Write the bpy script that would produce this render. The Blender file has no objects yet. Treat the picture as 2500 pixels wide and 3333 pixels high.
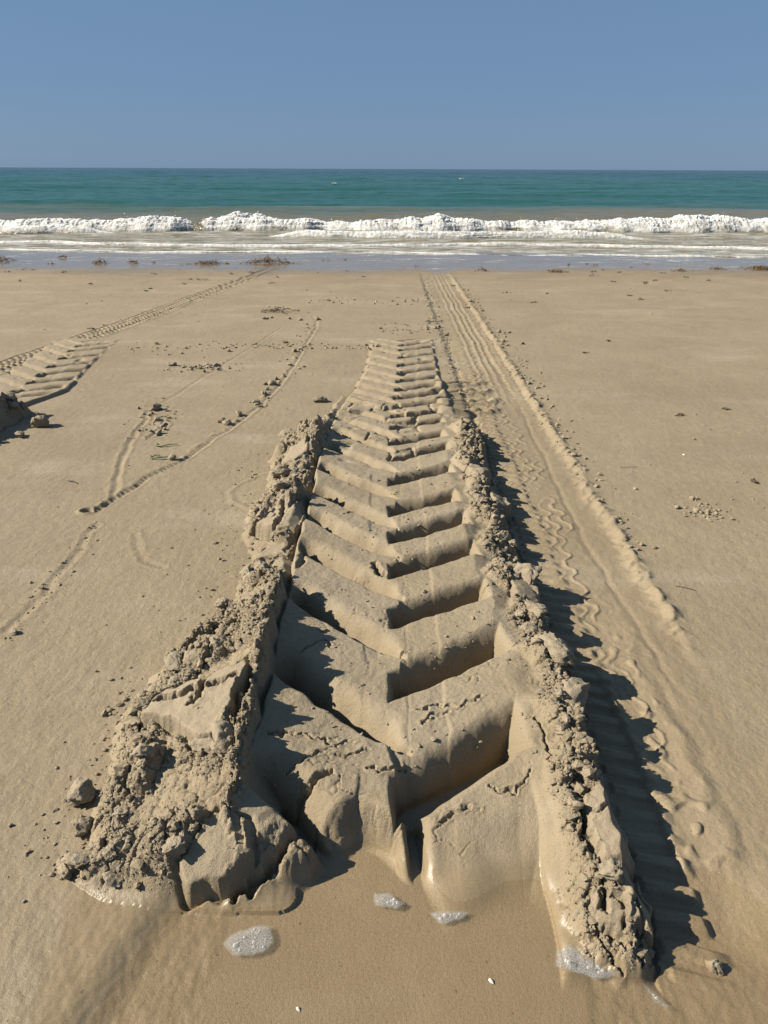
import bpy, math, random, time
import numpy as np
from mathutils import Matrix, Vector

T0 = time.time()
random.seed(7)
rng = np.random.default_rng(11)
scene = bpy.context.scene
COL = scene.collection
R = math.radians

# ------------------------------------------------------------------ camera
CAM_H = 1.15
cam_d = bpy.data.cameras.new('camera')
cam = bpy.data.objects.new('camera', cam_d)
COL.objects.link(cam)
cam_d.sensor_fit = 'VERTICAL'
cam_d.sensor_height = 36.0
cam_d.sensor_width = 27.0
cam_d.lens = 24.0
cam_d.clip_start = 0.02
cam_d.clip_end = 30000
cam.matrix_world = (Matrix.Translation((0, 0, CAM_H)) @ Matrix.Rotation(R(90 - 26.69), 4, 'X')
                    @ Matrix.Rotation(R(0.24), 4, 'Z'))
scene.camera = cam

# ------------------------------------------------------------------ sky, sun, exposure
SUN_EL = 35.0
SUN_AZ = -92.0          # degrees clockwise from +Y: the sun stands due left
world = bpy.data.worlds.new('World')
scene.world = world
world.use_nodes = True
wn, wl = world.node_tree.nodes, world.node_tree.links
wn.clear()
sky = wn.new('ShaderNodeTexSky')
sky.sky_type = 'NISHITA'
sky.sun_disc = False
sky.sun_elevation = R(SUN_EL)
sky.sun_rotation = R(SUN_AZ)
sky.air_density = 1.0
sky.dust_density = 0.3
sky.ozone_density = 3.0
mixs = wn.new('ShaderNodeMix'); mixs.data_type = 'RGBA'
mixs.inputs['Factor'].default_value = 0.74
mixs.inputs['B'].default_value = (1.64, 2.72, 4.45, 1)
bgn = wn.new('ShaderNodeBackground'); bgn.inputs['Strength'].default_value = 0.050
outn = wn.new('ShaderNodeOutputWorld')
tint = wn.new('ShaderNodeMix'); tint.data_type = 'RGBA'; tint.blend_type = 'MULTIPLY'
tint.inputs['Factor'].default_value = 1.0
tint.inputs['B'].default_value = (.50, .58, .70, 1)
wl.new(sky.outputs[0], tint.inputs['A'])
wl.new(tint.outputs['Result'], mixs.inputs['A'])
wl.new(mixs.outputs['Result'], bgn.inputs['Color'])
wl.new(bgn.outputs[0], outn.inputs['Surface'])

sun_d = bpy.data.lights.new('sun', 'SUN')
sun_d.energy = 5.0
sun_d.angle = R(0.5)
sun_d.color = (1.0, 0.93, 0.82)
sun = bpy.data.objects.new('sun', sun_d)
COL.objects.link(sun)
sv = Vector((math.sin(R(SUN_AZ)) * math.cos(R(SUN_EL)), math.cos(R(SUN_AZ)) * math.cos(R(SUN_EL)), math.sin(R(SUN_EL))))
sun.rotation_euler = (-sv).to_track_quat('-Z', 'Y').to_euler()

vs = scene.view_settings
vs.view_transform = 'Standard'; vs.look = 'None'; vs.gamma = 1.0
vs.use_curve_mapping = False
vs.exposure = 1.07
scene.cycles.max_bounces = 6
scene.cycles.transparent_max_bounces = 8
scene.cycles.caustics_reflective = False
scene.cycles.caustics_refractive = False

# ------------------------------------------------------------------ noise helpers
def _hash(ix, iy, seed):
    h = (ix.astype(np.int64) * 374761393 + iy.astype(np.int64) * 668265263 + seed * 1442695041) & 0xFFFFFFFF
    h = ((h ^ (h >> 13)) * 1274126177) & 0xFFFFFFFF
    h = ((h ^ (h >> 16)) * 2246822519) & 0xFFFFFFFF
    return (h ^ (h >> 15)) & 0xFFFFFF

def rnd(ix, iy, seed):
    return _hash(ix, iy, seed) / float(0x1000000)

def perlin(x, y, seed=0):
    ix = np.floor(x); iy = np.floor(y)
    fx = x - ix; fy = y - iy
    ix = ix.astype(np.int64); iy = iy.astype(np.int64)
    ux = fx * fx * fx * (fx * (fx * 6 - 15) + 10); uy = fy * fy * fy * (fy * (fy * 6 - 15) + 10)
    def g(a, b, dx, dy):
        t = rnd(a, b, seed) * (2 * math.pi)
        return np.cos(t) * dx + np.sin(t) * dy
    n00 = g(ix, iy, fx, fy); n10 = g(ix + 1, iy, fx - 1, fy)
    n01 = g(ix, iy + 1, fx, fy - 1); n11 = g(ix + 1, iy + 1, fx - 1, fy - 1)
    a = n00 + ux * (n10 - n00); b = n01 + ux * (n11 - n01)
    return (a + uy * (b - a)) * 1.4

def fbm(x, y, octs=4, seed=0, gain=0.5):
    r = 0; a = 1.0; f = 1.0
    for k in range(octs):
        r = r + a * perlin(x * f, y * f, seed + k * 17)
        a *= gain; f *= 2.03
    return r

def worley(x, y, seed=0, jit=0.9):
    ix = np.floor(x).astype(np.int64); iy = np.floor(y).astype(np.int64)
    f1 = np.full(x.shape, 9.0); f2 = np.full(x.shape, 9.0); cid = np.zeros(x.shape)
    for a in (-1, 0, 1):
        for b in (-1, 0, 1):
            cx = ix + a; cy = iy + b
            px = cx + 0.5 + jit * (rnd(cx, cy, seed) - 0.5); py = cy + 0.5 + jit * (rnd(cx, cy, seed + 1) - 0.5)
            d = np.hypot(px - x, py - y); i = rnd(cx, cy, seed + 2)
            near = d < f1
            f2 = np.where(near, f1, np.minimum(f2, d))
            cid = np.where(near, i, cid)
            f1 = np.where(near, d, f1)
    return f1, f2, cid

def ss(a, b, x):
    t = np.clip((x - a) / (b - a), 0, 1)
    return t * t * (3 - 2 * t)

def interp(v, pairs):
    return np.interp(v, [p[0] for p in pairs], [p[1] for p in pairs])

def segd(x, y, ax, ay, bx, by):
    vx, vy = bx - ax, by - ay
    t = np.clip(((x - ax) * vx + (y - ay) * vy) / (vx * vx + vy * vy), 0, 1)
    return np.hypot(x - ax - t * vx, y - ay - t * vy), t

def polyd(x, y, pts):
    """distance to a polyline, running length, signed side"""
    D = np.full(x.shape, 9.0); S = np.zeros(x.shape); SG = np.zeros(x.shape); L = 0
    for (ax, ay), (bx, by) in zip(pts[:-1], pts[1:]):
        d, t = segd(x, y, ax, ay, bx, by)
        l = math.hypot(bx - ax, by - ay)
        m = d < D
        S = np.where(m, L + t * l, S)
        SG = np.where(m, np.sign((bx - ax) * (y - ay) - (by - ay) * (x - ax)), SG)
        D = np.where(m, d, D); L += l
    return D, S, SG

def inpoly(x, y, pts):
    """signed distance to a polygon, positive inside"""
    ins = np.zeros(x.shape, bool); D = np.full(x.shape, 9.0)
    n = len(pts)
    for i in range(n):
        ax, ay = pts[i]; bx, by = pts[(i + 1) % n]
        if ay != by:
            c = ((ay > y) != (by > y)) & (x < (bx - ax) * (y - ay) / (by - ay) + ax)
            ins ^= c
        d, _ = segd(x, y, ax, ay, bx, by); D = np.minimum(D, d)
    return np.where(ins, D, -D)

# ------------------------------------------------------------------ layout of the beach (metres; the tractor ran along +Y)
C0 = 0.045                      # centre line of the near tractor track
RG = [0.58, 0.90, 1.215, 1.50, 1.74, 1.95, 2.15, 2.41, 2.66, 2.86, 3.08, 3.27, 3.45, 3.62, 3.79, 3.97, 4.16, 4.35, 4.57, 4.78, 4.94, 5.10]
LG = [0.5 * (a + b) + 0.0 for a, b in zip(RG[:-1], RG[1:])]
CT0, CT1 = 0.455, 0.86           # the car track beside it

HL = [(.745, 0), (.765, .012), (.81, .055), (.9, .09), (1.0, .11), (1.15, .135), (1.3, .138), (1.5, .13), (1.62, .12), (1.74, .06), (1.9, .045), (2.0, .05), (2.1, .088),
      (2.2, .095), (2.35, .06), (2.5, .055), (2.62, .085), (2.8, .105), (2.95, .09), (3.1, .05), (3.35, .03), (3.6, .012), (3.8, 0)]
XL = [(.70, -.40), (.75, -.48), (.80, -.56), (1.0, -.585), (1.2, -.61), (1.35, -.58), (1.5, -.52), (1.65, -.46), (1.8, -.43), (1.95, -.44), (2.1, -.50), (2.25, -.49), (2.4, -.46), (2.7, -.50), (2.85, -.49),
      (3.05, -.40), (3.5, -.30), (4, -.28)]
XI = [(.74, -.13), (.85, -.155), (.93, -.195), (1.05, -.235), (1.2, -.252), (1.7, -.25), (2.2, -.225), (3.05, -.21), (3.8, -.24)]     # foot of the left wall
XP = [(.74, -.27), (.9, -.275), (1.2, -.275), (1.6, -.288), (1.9, -.315), (2.2, -.315), (3.05, -.30), (3.8, -.28)]                                 # crest of the left wall
HR = [(.61, 0), (.65, .02), (.71, .048), (.8, .072), (.95, .09), (1.2, .092), (1.35, .076), (1.55, .052), (1.7, .048), (1.85, .034), (2.0, .030), (2.15, .04), (2.38, .064),
      (2.55, .038), (2.75, .058), (2.95, .054), (3.15, .026), (3.4, .016), (3.7, .006), (3.9, 0)]
FRONT = [(-.6, .84), (-.45, .79), (-.3, .79), (-.2, .82), (-.13, .84), (-.10, .88), (-.05, .90), (.03, .875), (.05, .85), (.09, .82), (.17, .825), (.26, .85), (.32, .83), (.38, .70), (.5, .68)]

def crumble(x, y):
    """broken damp sand: blocky lumps at several sizes; returns 0-centred relief in lump units"""
    wx = x + .012 * perlin(x * 30, y * 30, 71); wy = y + .012 * perlin(x * 30, y * 30, 72)
    f1, f2, c = worley(wx / .062, wy / .062, 5)
    r = (c - .45) * .026 - .010 * np.exp(-((f2 - f1) / .10) ** 2) + .012 * (1 - f1)
    f1, f2, c = worley(wx / .024, wy / .024, 8)
    r = r + (c - .5) * .010 - .004 * np.exp(-((f2 - f1) / .14) ** 2) + .007 * (1 - f1)
    f1, f2, c = worley(x / .0095, y / .0095, 12)
    r = r + (c - .5) * .0048 + .004 * (1 - f1)
    return r

def grooves(x, y, cx, RGL, LGL):
    """0 on the groove floors, 1 on the ridge tops; ridge number"""
    p = np.ones(x.shape)
    wob = .0035 * perlin(x * 24, y * 24, 221) + .0055 * perlin(x * 9, y * 9, 222) * ss(1.4, 2.4, y)
    sc = interp(y, [(1.0, 1.0), (1.6, .9), (2.2, .85), (4, .72), (5.2, .6)])
    for k, y0 in enumerate(RGL):
        j = (k * 37 % 11 - 5) / 5.0
        sl = np.interp(y0, [.9, 1.22, 1.5, 1.75], [.76, .66, .54, .54])
        L = .252 - .03 * np.interp(y0, [1.6, 2.2], [0, 1]) + .010 * j
        ax, ay, bx, by = cx - .12, y0 - .004 - .10 * sl * .4, cx + L + .10, y0 + (L + .10) * sl + .010 * j
        d, t = segd(x, y, ax, ay, bx, by)
        far = ((by - ay) * (x - ax) - (bx - ax) * (y - ay)) < 0
        pk = np.clip((d + wob - .021 * sc) / (np.where(far & (x > cx), .064, .034) * sc), 0, 1)
        pk = np.maximum(pk, np.clip((x - cx - L + .02 + .12 * (y - y0 - L * sl)) / .042, 0, 1))      # blunt outer end
        pk = np.maximum(pk, np.clip((cx - .016 - x) / .022, 0, 1))                                   # blunt inner end at the seam
        p = np.minimum(p, pk)
        if k == 1:          # the nearest one lies open to the pool
            d, t = segd(x, y, cx + .030, y0 - .16, cx + .014, y0)
            p = np.minimum(p, np.clip((d - .008) / .036, 0, 1))
    for k, y0 in enumerate(LGL):
        j = (k * 53 % 13 - 6) / 6.0
        ax, ay, bx, by = cx - .004, y0 - .01, cx - .285, y0 + .24 + .015 * j
        d, t = segd(x, y, ax, ay, bx, by)
        far = ((by - ay) * (x - ax) - (bx - ax) * (y - ay)) > 0       # the far wall leans back more than the near one
        wl_ = np.where(far, .060 + .022 * ss(2.4, 1.7, y), .030) * (.30 + .70 * ss(0, .22, t))
        p = np.minimum(p, np.clip((d + wob - (.001 + .013 * t) * sc) / (wl_ * sc), 0, 1))
    q = np.clip(1 - (1 - p) ** 2.5, 0, 1) ** .78
    return q

def ridge_index(x, y, cx, RGL, LGL):
    yr = y - np.where(x > cx, (x - cx) * .66, (cx - x) * .84)
    kr = np.searchsorted(np.array(RGL), yr)
    kl = np.searchsorted(np.array(LGL), yr)
    return np.where(x > cx - .02, kr, kl + 1)

SLABS = [
    # polygon (x, y), height at centre, slope x, slope y
    ([(-.535, 1.135), (-.50, 1.20), (-.40, 1.215), (-.305, 1.25), (-.318, 1.12), (-.345, 1.02), (-.385, 1.03), (-.45, 1.09)], .132, .16, -.02),
    ([(-.44, 2.06), (-.40, 2.17), (-.31, 2.16), (-.265, 2.08), (-.29, 1.99), (-.37, 2.0)], .105, .05, -.25),
    ([(-.37, .80), (-.31, .88), (-.25, .87), (-.235, .81), (-.28, .77), (-.34, .765)], .05, .05, .40),
    ([(.375, .80), (.375, .92), (.44, .95), (.465, .88), (.455, .80), (.42, .785)], .085, .10, .12),
    ([(.41, .71), (.405, .785), (.455, .80), (.468, .74), (.45, .69)], .062, .30, .25),
    ([(.352, .70), (.35, .735), (.37, .765), (.398, .73), (.395, .70)], .040, -.20, .12),
    ([(.37, 1.60), (.36, 1.68), (.41, 1.72), (.455, 1.68), (.44, 1.59)], .115, .1, -.1),
    ([(.34, 2.42), (.33, 2.52), (.37, 2.58), (.42, 2.50), (.39, 2.41)], .125, .4, -.1),
    ([(.40, 2.23), (.39, 2.31), (.46, 2.34), (.48, 2.25)], .095, .25, -.2),
    ([(-.43, 2.62), (-.40, 2.74), (-.33, 2.75), (-.31, 2.64), (-.37, 2.58)], .115, .3, .1),
    ([(-.36, 1.75), (-.33, 1.85), (-.25, 1.83), (-.25, 1.76), (-.30, 1.70)], .070, .02, -.2),
    ([(-.42, 1.86), (-.38, 1.95), (-.31, 1.93), (-.31, 1.87)], .060, -.1, -.2),
    ([(.02, 2.66), (.03, 2.74), (.12, 2.80), (.13, 2.72)], .058, .1, -.3),
    ([(-.02, 3.42), (.0, 3.52), (.07, 3.53), (.08, 3.44)], .042, .1, -.3),
    ([(.10, 3.30), (.10, 3.46), (.24, 3.50), (.25, 3.36)], .040, .05, -.2),
    ([(-.01, 3.17), (.02, 3.27), (.16, 3.30), (.15, 3.19)], .045, .1, -.25),
    ([(-.08, 2.93), (-.06, 3.00), (.02, 3.0), (.02, 2.92)], .052, -.1, -.2),
    ([(.07, 3.03), (.07, 3.10), (.15, 3.13), (.16, 3.04)], .048, .1, -.2),
    ([(-.20, 3.38), (-.17, 3.52), (-.06, 3.50), (-.07, 3.38)], .032, -.1, -.15),
]
CRACKS = [  # depth, half width, polyline
    (.030, .006, [(-.405, 1.215), (-.40, 1.17), (-.41, 1.13)]),
    (.024, .005, [(-.50, 1.17), (-.45, 1.165), (-.41, 1.18), (-.37, 1.175), (-.33, 1.19)]),
    (.030, .006, [(-.300, 1.19), (-.305, 1.12), (-.325, 1.04), (-.35, 1.0)]),
    (.026, .0055, [(-.35, 2.16), (-.345, 2.08), (-.37, 2.0)]),
    (.018, .004, [(-.385, 2.15), (-.375, 2.09)]),
    (.026, .006, [(-.26, .775), (-.215, .80), (-.17, .855), (-.13, .885)]),
    (.014, .003, [(-.19, .99), (-.13, 1.03), (-.09, 1.025), (-.03, 1.045)]),
    (.012, .003, [(-.24, 1.07), (-.16, 1.075), (-.10, 1.05), (-.06, 1.065)]),
    (.020, .005, [(-.17, .94), (-.13, .97), (-.10, .985)]),
    (.012, .003, [(-.03, 1.0), (.0, .99), (.04, 1.005)]),
    (.010, .003, [(.08, 1.16), (.12, 1.175), (.17, 1.165), (.22, 1.195)]),
    (.010, .003, [(.09, 1.12), (.105, 1.15), (.15, 1.145)]),
    (.010, .0028, [(.11, .90), (.15, .93), (.19, .925)]),
    (.010, .0028, [(.30, 1.0), (.26, .955), (.22, .965)]),
    (.012, .003, [(.33, 1.12), (.345, 1.05), (.335, .98)]),
    (.022, .005, [(.375, .92), (.37, .86), (.385, .78), (.375, .73)]),
    (.018, .004, [(.352, .72), (.365, .68), (.385, .65)]),
    (.018, .004, [(.425, .74), (.43, .70), (.42, .66)]),
    (.012, .003, [(.40, .88), (.44, .895)]),
    (.012, .003, [(-.10, 1.75), (-.06, 1.73), (-.055, 1.69)]),
    (.022, .006, [(-.03, 1.80), (-.015, 1.75), (.0, 1.74)]),
    (.010, .003, [(.0, 1.36), (.04, 1.35), (.06, 1.37)]),
    (.010, .003, [(.05, 2.47), (.09, 2.50), (.11, 2.47)]),
    (.012, .003, [(.10, 2.0), (.14, 2.02), (.17, 2.0)]),
    (.016, .004, [(.26, 1.60), (.29, 1.66), (.33, 1.66)]),
    (.010, .003, [(-.14, 2.12), (-.10, 2.14), (-.07, 2.11)]),
    (.010, .003, [(-.2, 1.35), (-.15, 1.40), (-.13, 1.37)]),
]

def pond(x, y):
    """0..1 inside the shallow pool at the near end of the track"""
    a = ss(-.035, .050, (x + .405) * .94 + (y - .73) * -.36 * .9)   # right of the soft bank
    n = .02 * perlin(x * 6, y * 6, 31)
    b = ss(.93, .74, y + n + .12 * ss(.35, .8, x)) * ss(1.0, .62, x + n)
    return a * b

TRAIL = [(-1.115, 2.291), (-1.076, 2.299), (-1.054, 2.372), (-1.019, 2.483), (-.985, 2.613), (-.935, 2.706), (-.892, 2.786), (-.846, 2.931), (-.799, 3.102), (-.75, 3.263), (-.711, 3.408),
         (-.676, 3.548), (-.657, 3.751), (-.622, 3.955), (-.604, 4.243), (-.592, 4.547), (-.58, 4.95), (-.559, 5.651), (-.585, 5.937), (-.642, 6.15)]
TRAIL2 = [(-1.058, 2.405), (-1.106, 2.583), (-1.153, 2.762), (-1.196, 2.986), (-1.21, 3.162), (-1.217, 3.328), (-1.254, 3.477)]
TRAIL2B = [(-1.212, 3.639), (-1.179, 3.779), (-1.119, 4.149), (-1.062, 4.418), (-.998, 4.719), (-.913, 5.15), (-.833, 5.694)]
ZIG = [(-1.132, 3.329), (-1.098, 3.259), (-1.102, 3.164), (-1.128, 3.073)]
TRAIL3 = [(-1.038, 2.18), (-1.047, 2.11), (-1.02, 1.999), (-1.022, 1.914), (-1.033, 1.802), (-1.021, 1.735), (-1.032, 1.638), (-1.048, 1.549)]
TRAIL4 = [(-.873, 2.105), (-.831, 2.013), (-.785, 1.928), (-.711, 1.882)]
SWASH = [(-.497, 2.297), (-.583, 2.376), (-.611, 2.461), (-.593, 2.541), (-.524, 2.627), (-.468, 2.667)]
FT = [(-3.3, 1.0), (-2.465, 4.32), (-2.13, 5.8), (-1.55, 9.4), (-1.35, 10.4)]   # small tyre track far left
FTW = .10

def beach_profile(y):
    return -.0125 * np.clip(y - 5.2, 0, 40)

def terrain(x, y):
    shp = x.shape
    z = beach_profile(y) + .004 * fbm(x * 1.3, y * 1.3, 3, 3) + .0012 * fbm(x * 9, y * 9, 3, 9)
    crumb = np.zeros(shp); wet = np.zeros(shp); film = np.zeros(shp); rid = np.zeros(shp, np.int32)
    dry = np.zeros(shp)
    warpx = x + .006 * perlin(x * 14, y * 14, 41); warpy = y + .006 * perlin(x * 14, y * 14, 42)
    # faint ripples and dimples on the open sand
    z = z + .0009 * perlin(x * 40, y * 26, 15) + .0006 * perlin(x * 90, y * 70, 16)
    fxm = ss(1.2, 2.5, np.abs(x - .3)) + ss(5.2, 6.5, y)
    z = z + np.clip(fxm, 0, 1) * .006 * np.maximum(0, perlin(x * 2.2, y * 7, 19)) * ss(3, 5, y)
    # ---- pool at the front
    pd = pond(x, y)
    z = z - .017 * pd
    wet = np.maximum(wet, np.clip(pd * 1.2, 0, 1) * .9)
    wet = np.maximum(wet, .55 * ss(1.35, .8, y + .1 * perlin(x * 3, y * 3, 55)))
    # ---- car track on the right
    cw = perlin(y * 3.1 + 0 * x, y * 0 + 3.3, 61) * .010
    u = warpx - cw
    inn = ss(CT0 - .030, CT0 + .020, u + .012 * perlin(x * 20, y * 20, 57)) * ss(CT1 - .02, CT1 - .06, u)
    nearf = ss(.62, .72, y)
    farf = 1 - ss(8.3, 9.6, y)
    wash = ss(1.9, 1.2, y)                                    # right part smoothed out by water near the camera
    z = z - .014 * inn * nearf * farf * (1 - wash * ss(.60, .72, u))
    sp = .052
    bph = (warpy + (u - .5) * .28) / sp
    tri = np.abs((bph % 1.0) - .5) * 2
    barx = ss(.472, .482, u) * ss(.575 + .02 * rnd(np.floor(bph).astype(np.int64), np.zeros(shp, np.int64), 4), .56, u)
    bar = ss(.70, .35, tri) * barx * nearf * farf
    z = z + .0125 * (.45 + .75 * rnd(np.floor(bph).astype(np.int64), np.ones(shp, np.int64), 5)) * bar * (1 - .5 * ss(3, 6, y))
    fine = ss(.5, .2, np.abs(((bph * 3) % 1.0) - .5) * 2) * ss(.462, .468, u) * ss(.52, .50, u)
    z = z + .003 * fine * nearf * farf
    zz = np.abs(((warpy / .105) % 1.0) - .5) * 2
    zpath = .606 + .012 * perlin(x * 0 + 2.2, y * 2.7, 59) + .026 * ss(.15, .85, zz + .25 * perlin(x * 12, y * 9, 58))
    zw = perlin(x * 20, y * 20, 63)
    k1 = np.exp(-((u - zpath) / (.0050)) ** 2) * ss(-.55, -.1, perlin(x * 3, y * 3, 62))
    k2 = np.exp(-((u - zpath - .042) / .006) ** 2) * ss(-.1, .4, perlin(x * 5, y * 5, 64)) * ss(1.5, 2.2, y)
    k3 = np.exp(-((u - zpath + .034) / .006) ** 2) * ss(-.3, .2, perlin(x * 7, y * 7, 65))
    zig = np.clip(k1 + k2 + .8 * k3, 0, 1.1) * ss(.95, 1.25, y) * farf * (1 - .4 * ss(3.5, 6, y))
    z = z + (.0048 + .003 * zw) * zig
    # blobs of pushed-up wet sand at the washed near end
    bl = ss(.15, .6, perlin(x * 30, y * 24, 66)) * ss(.55, .58, u) * ss(.69, .65, u + .02 * perlin(x * 8, y * 8, 67)) * ss(.80, .90, y) * ss(1.75, 1.35, y)
    z = z + .007 * bl
    platf = ss(.545, .56, u) * ss(.685 + .02, .66, u + .018 * perlin(x * 9, y * 9, 68)) * ss(.78, .88, y) * ss(1.6, 1.2, y)
    z = z + .010 * platf
    rib = sum(np.exp(-((u - c) / .010) ** 2) * a for c, a in ((.60, .7), (.655, 1.0), (.70, .8), (.745, .6)))
    z = z + .010 * rib * ss(3.0, 5.5, y) * farf * (1 + .5 * perlin(x * 10, y * 14, 69))
    blk = ss(.3, .6, np.abs(((y / .06 + 1.7 * u) % 1) - .5) * 2) * ss(.74, .75, u) * ss(.80, .79, u)
    z = z + .007 * blk * ss(3.0, 4.5, y) * farf
    # winding rill in the smooth channel
    rl = np.abs(u - (.725 + .02 * np.sin(y * 2.1) + .012 * perlin(y * 5, 0 * y, 70)))
    z = z - .003 * np.exp(-(rl / .010) ** 2) * ss(1.15, 1.5, y) * ss(6, 4, y)
    # lumpy outer lip
    lipc = .825 + .012 * perlin(y * 6, 0 * y + 7, 73)
    liph = ss(-.25, .5, perlin(x * 16, y * 22, 74) + .4 * perlin(x * 40, y * 52, 75))
    lip = np.exp(-((u - lipc) / .026) ** 2) * ss(1.42, 1.62, y) * farf
    z = z + (.004 + .015 * liph) * lip
    wet = np.maximum(wet, .45 * inn * ss(5, 1.2, y))
    crumb = np.maximum(crumb, .35 * lip * ss(1.9, 2.6, y))
    ct = (u > CT0 - .005) & (u < .868) & (y > .66) & (y < 9.3)
    rid = np.where(ct, 3, rid)
    barid = np.floor(bph).astype(np.int32)
    rid = np.where(ct & (bar > .45) & (y < 3.4), 2000 + barid, rid)
    rid = np.where(ct & (lip > .42), 5, rid)
    rid = np.where(ct & (zig > .45) & (y < 4), 4, rid)
    # ---- tractor track (near) and its twin on the left
    for ti, (cx, offy) in enumerate(((C0, 0.0), (-2.16, -0.05))):
        xx = warpx - cx + C0 + (-.085 * ss(2.3, 5.2, warpy) if ti == 0 else interp(warpy, [(2.9, .16), (3.45, .08), (3.8, -.088), (4.6, 0), (5.2, .066)]))
        yy = warpy - offy
        m = (np.abs(x - cx) < .85) & (y > .45) & (y < 5.6)
        if not m.any():
            continue
        X = xx[m]; Y = yy[m]; Z = z[m]; cr = crumb[m]; we = wet[m]; dr = dry[m]; rr = rid[m]
        xr, yr = x[m], y[m]
        q = grooves(X, Y, C0, RG, LG)
        iw = .278 - .062 * ss(3.3, 4.4, Y) + .008 * perlin(Y * 5, Y * 0 + 2.5, 81)
        inside = ss(iw + .012, iw - .012, X - C0 - .008) * ss(iw + .055, iw + .03, C0 - X + .03 * ss(3.2, 3.9, Y)) * ss(5.28, 5.18, Y)
        yf = interp(X, FRONT) + .02 * perlin(X * 12, Y * 12, 82)
        ew = .036 + .065 * ss(.05, .12, X) + .03 * ss(-.12, -.18, X); env = ss(yf - ew, yf + ew, Y)
        envc = np.clip(env, 0, 1)
        top = interp(Y, [(.7, .050), (1.0, .074), (1.5, .074), (2.0, .070), (2.6, .064), (3.1, .047), (3.5, .030), (4.0, .020), (4.6, .016), (5.1, .012), (5.3, .0)])
        flo = interp(Y, [(.7, -.018), (.95, -.026), (1.2, -.034), (1.6, -.036), (2.6, -.030), (3.3, -.026), (4.0, -.030), (4.8, -.026), (5.2, -.006), (5.3, 0)])
        # tops of the ridges: shallow stepped joints from the tyre and a mould line down the middle
        jl = ss(-.1, .2, perlin(X * 2, Y * 6, 79))
        st = .0035 * (.5 - ss(-.003, .003, X - C0 + .095 + .004 * perlin(Y * 14, Y * 0, 83))) * jl + .003 * (ss(-.004, .004, X - C0 - .095) - .5)
        mould = -.0016 * np.exp(-((X - C0 - .012) / .0020) ** 2)
        tops = top + st + mould + .003 * perlin(X * 9, Y * 9, 84) + .0014 * perlin(X * 34, Y * 34, 85) + .0009 * perlin(X * 90, Y * 90, 78) + .02 * (X - C0) ** 2 / .08 * ss(3.5, 2.7, Y) * (ti == 0)
        tops = tops - .016 * ss(.35, .8, perlin(X * 9, Y * 16, 86)) * ss(2.2, 3.0, Y)
        tops = tops * (1 - ss(.050, .064, X + .25 * (Y - .88)) * .58 * ss(1.14, .84, Y))
        if ti: tops = tops - .003 - .10 * top * ss(3.4, 3.8, Y)
        inner = flo * (1 if ti == 0 else .75) + (tops - flo * (1 if ti == 0 else .75)) * q
        # sand broken off into the grooves
        dbr = ss(.28, .55, perlin(X * 10, Y * 10, 87)) * (1 - q) * (.35 + .65 * ss(2.2, 2.7, Y)) * ss(4.2, 3.4, Y) * ss(.95, 1.2, Y)
        inner = inner + dbr * (.024 + .5 * crumble(X, Y))
        crI = np.maximum(0.8 * dbr, 0.0)
        inner = flo * (1 - envc) * .9 + inner * envc
        fre = ss(.15, .5, envc) * ss(1.0, .8, envc) * ss(.08, .0, X) * q
        inner = inner + fre * .55 * crumble(X, Y)
        crI = np.maximum(crI, .5 * fre)
        Zt = Z * (1 - inside) + np.where(inside > 0, inner + beach_profile(Y), 0) * inside
        # ---- berms
        cb = crumble(X, Y)
        g1_, g2_, gc_ = worley((X + .02 * perlin(X * 14, Y * 14, 223)) / .095, (Y + .02 * perlin(X * 14, Y * 14, 224)) / .095, 225)
        cb = cb + ((gc_ - .42) * .042 + .020 * (1 - g1_ * 1.3) - .012 * np.exp(-((g2_ - g1_) / .10) ** 2)) * (.25 + .75 * ss(1.5, 1.9, Y))
        big = .5 + .5 * perlin(X * 7, Y * 9, 88)
        chunk = 1 + (.22 + .25 * ss(1.6, 2.0, Y)) * perlin(Y * 9, X * 3, 89) + .14 * perlin(Y * 23, X * 9, 90)
        # left
        h = interp(Y, HL) * chunk
        xo = interp(Y, XL) + .025 * perlin(Y * 11, Y * 0, 91) + .015 * perlin(Y * 30, Y * 0, 92)
        xp = interp(Y, XP) + .008 * perlin(Y * 21, Y * 0, 193) + .014 * perlin(Y * 8, Y * 0, 93)
        xi = interp(Y, XI) + .005 * perlin(Y * 19, Y * 0, 194) + .010 * perlin(Y * 7, Y * 0, 94)
        xo = np.minimum(xo, xp - .02)
        wall = np.clip((xi - X) / (xi - xp), 0, 1)
        slope = np.clip((X - xo) / (xp - xo), 0, 1)
        prof = np.where(X > xp, wall ** 1.15, slope ** .85)
        bl_ = h * prof
        h0 = interp(Y, HL)
        frl = ss(.0, .25, prof) * (X < xi) * (h > .004)
        crL = frl * np.where(X > xp - .004, .06 + (.5 + .3 * ss(1.5, 1.9, Y)) * ss(.65 - .3 * ss(1.5, 1.9, Y), 1.0, wall), 1.0) * ss(.012, .05, h)
        smooth_patch = ss(.15, .45, perlin(X * 6, Y * 6, 95)) * .75
        crL = crL * (1 - smooth_patch * (X < xp - .02))
        bl_ = bl_ + crL * (cb + .010) * np.clip(h / .08, .3, 1.2) + .010 * crL * (big - .5)
        Zl = np.where((X < xi) & (Y > .55) & (Y < 3.85), Z + bl_, -9)
        # right
        h2 = interp(Y, HR) * (1 + .28 * perlin(Y * 10 + 31, X * 3, 96) + .18 * perlin(Y * 26, X * 8, 97))
        if ti: h2 = (.10 + .04 * perlin(Y * 9, X * 4, 211)) * ss(3.55, 3.35, Y)
        xi2 = .292 + .018 * perlin(Y * 6, Y * 0, 98) - .032 * ss(1.6, 2.2, Y)
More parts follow.
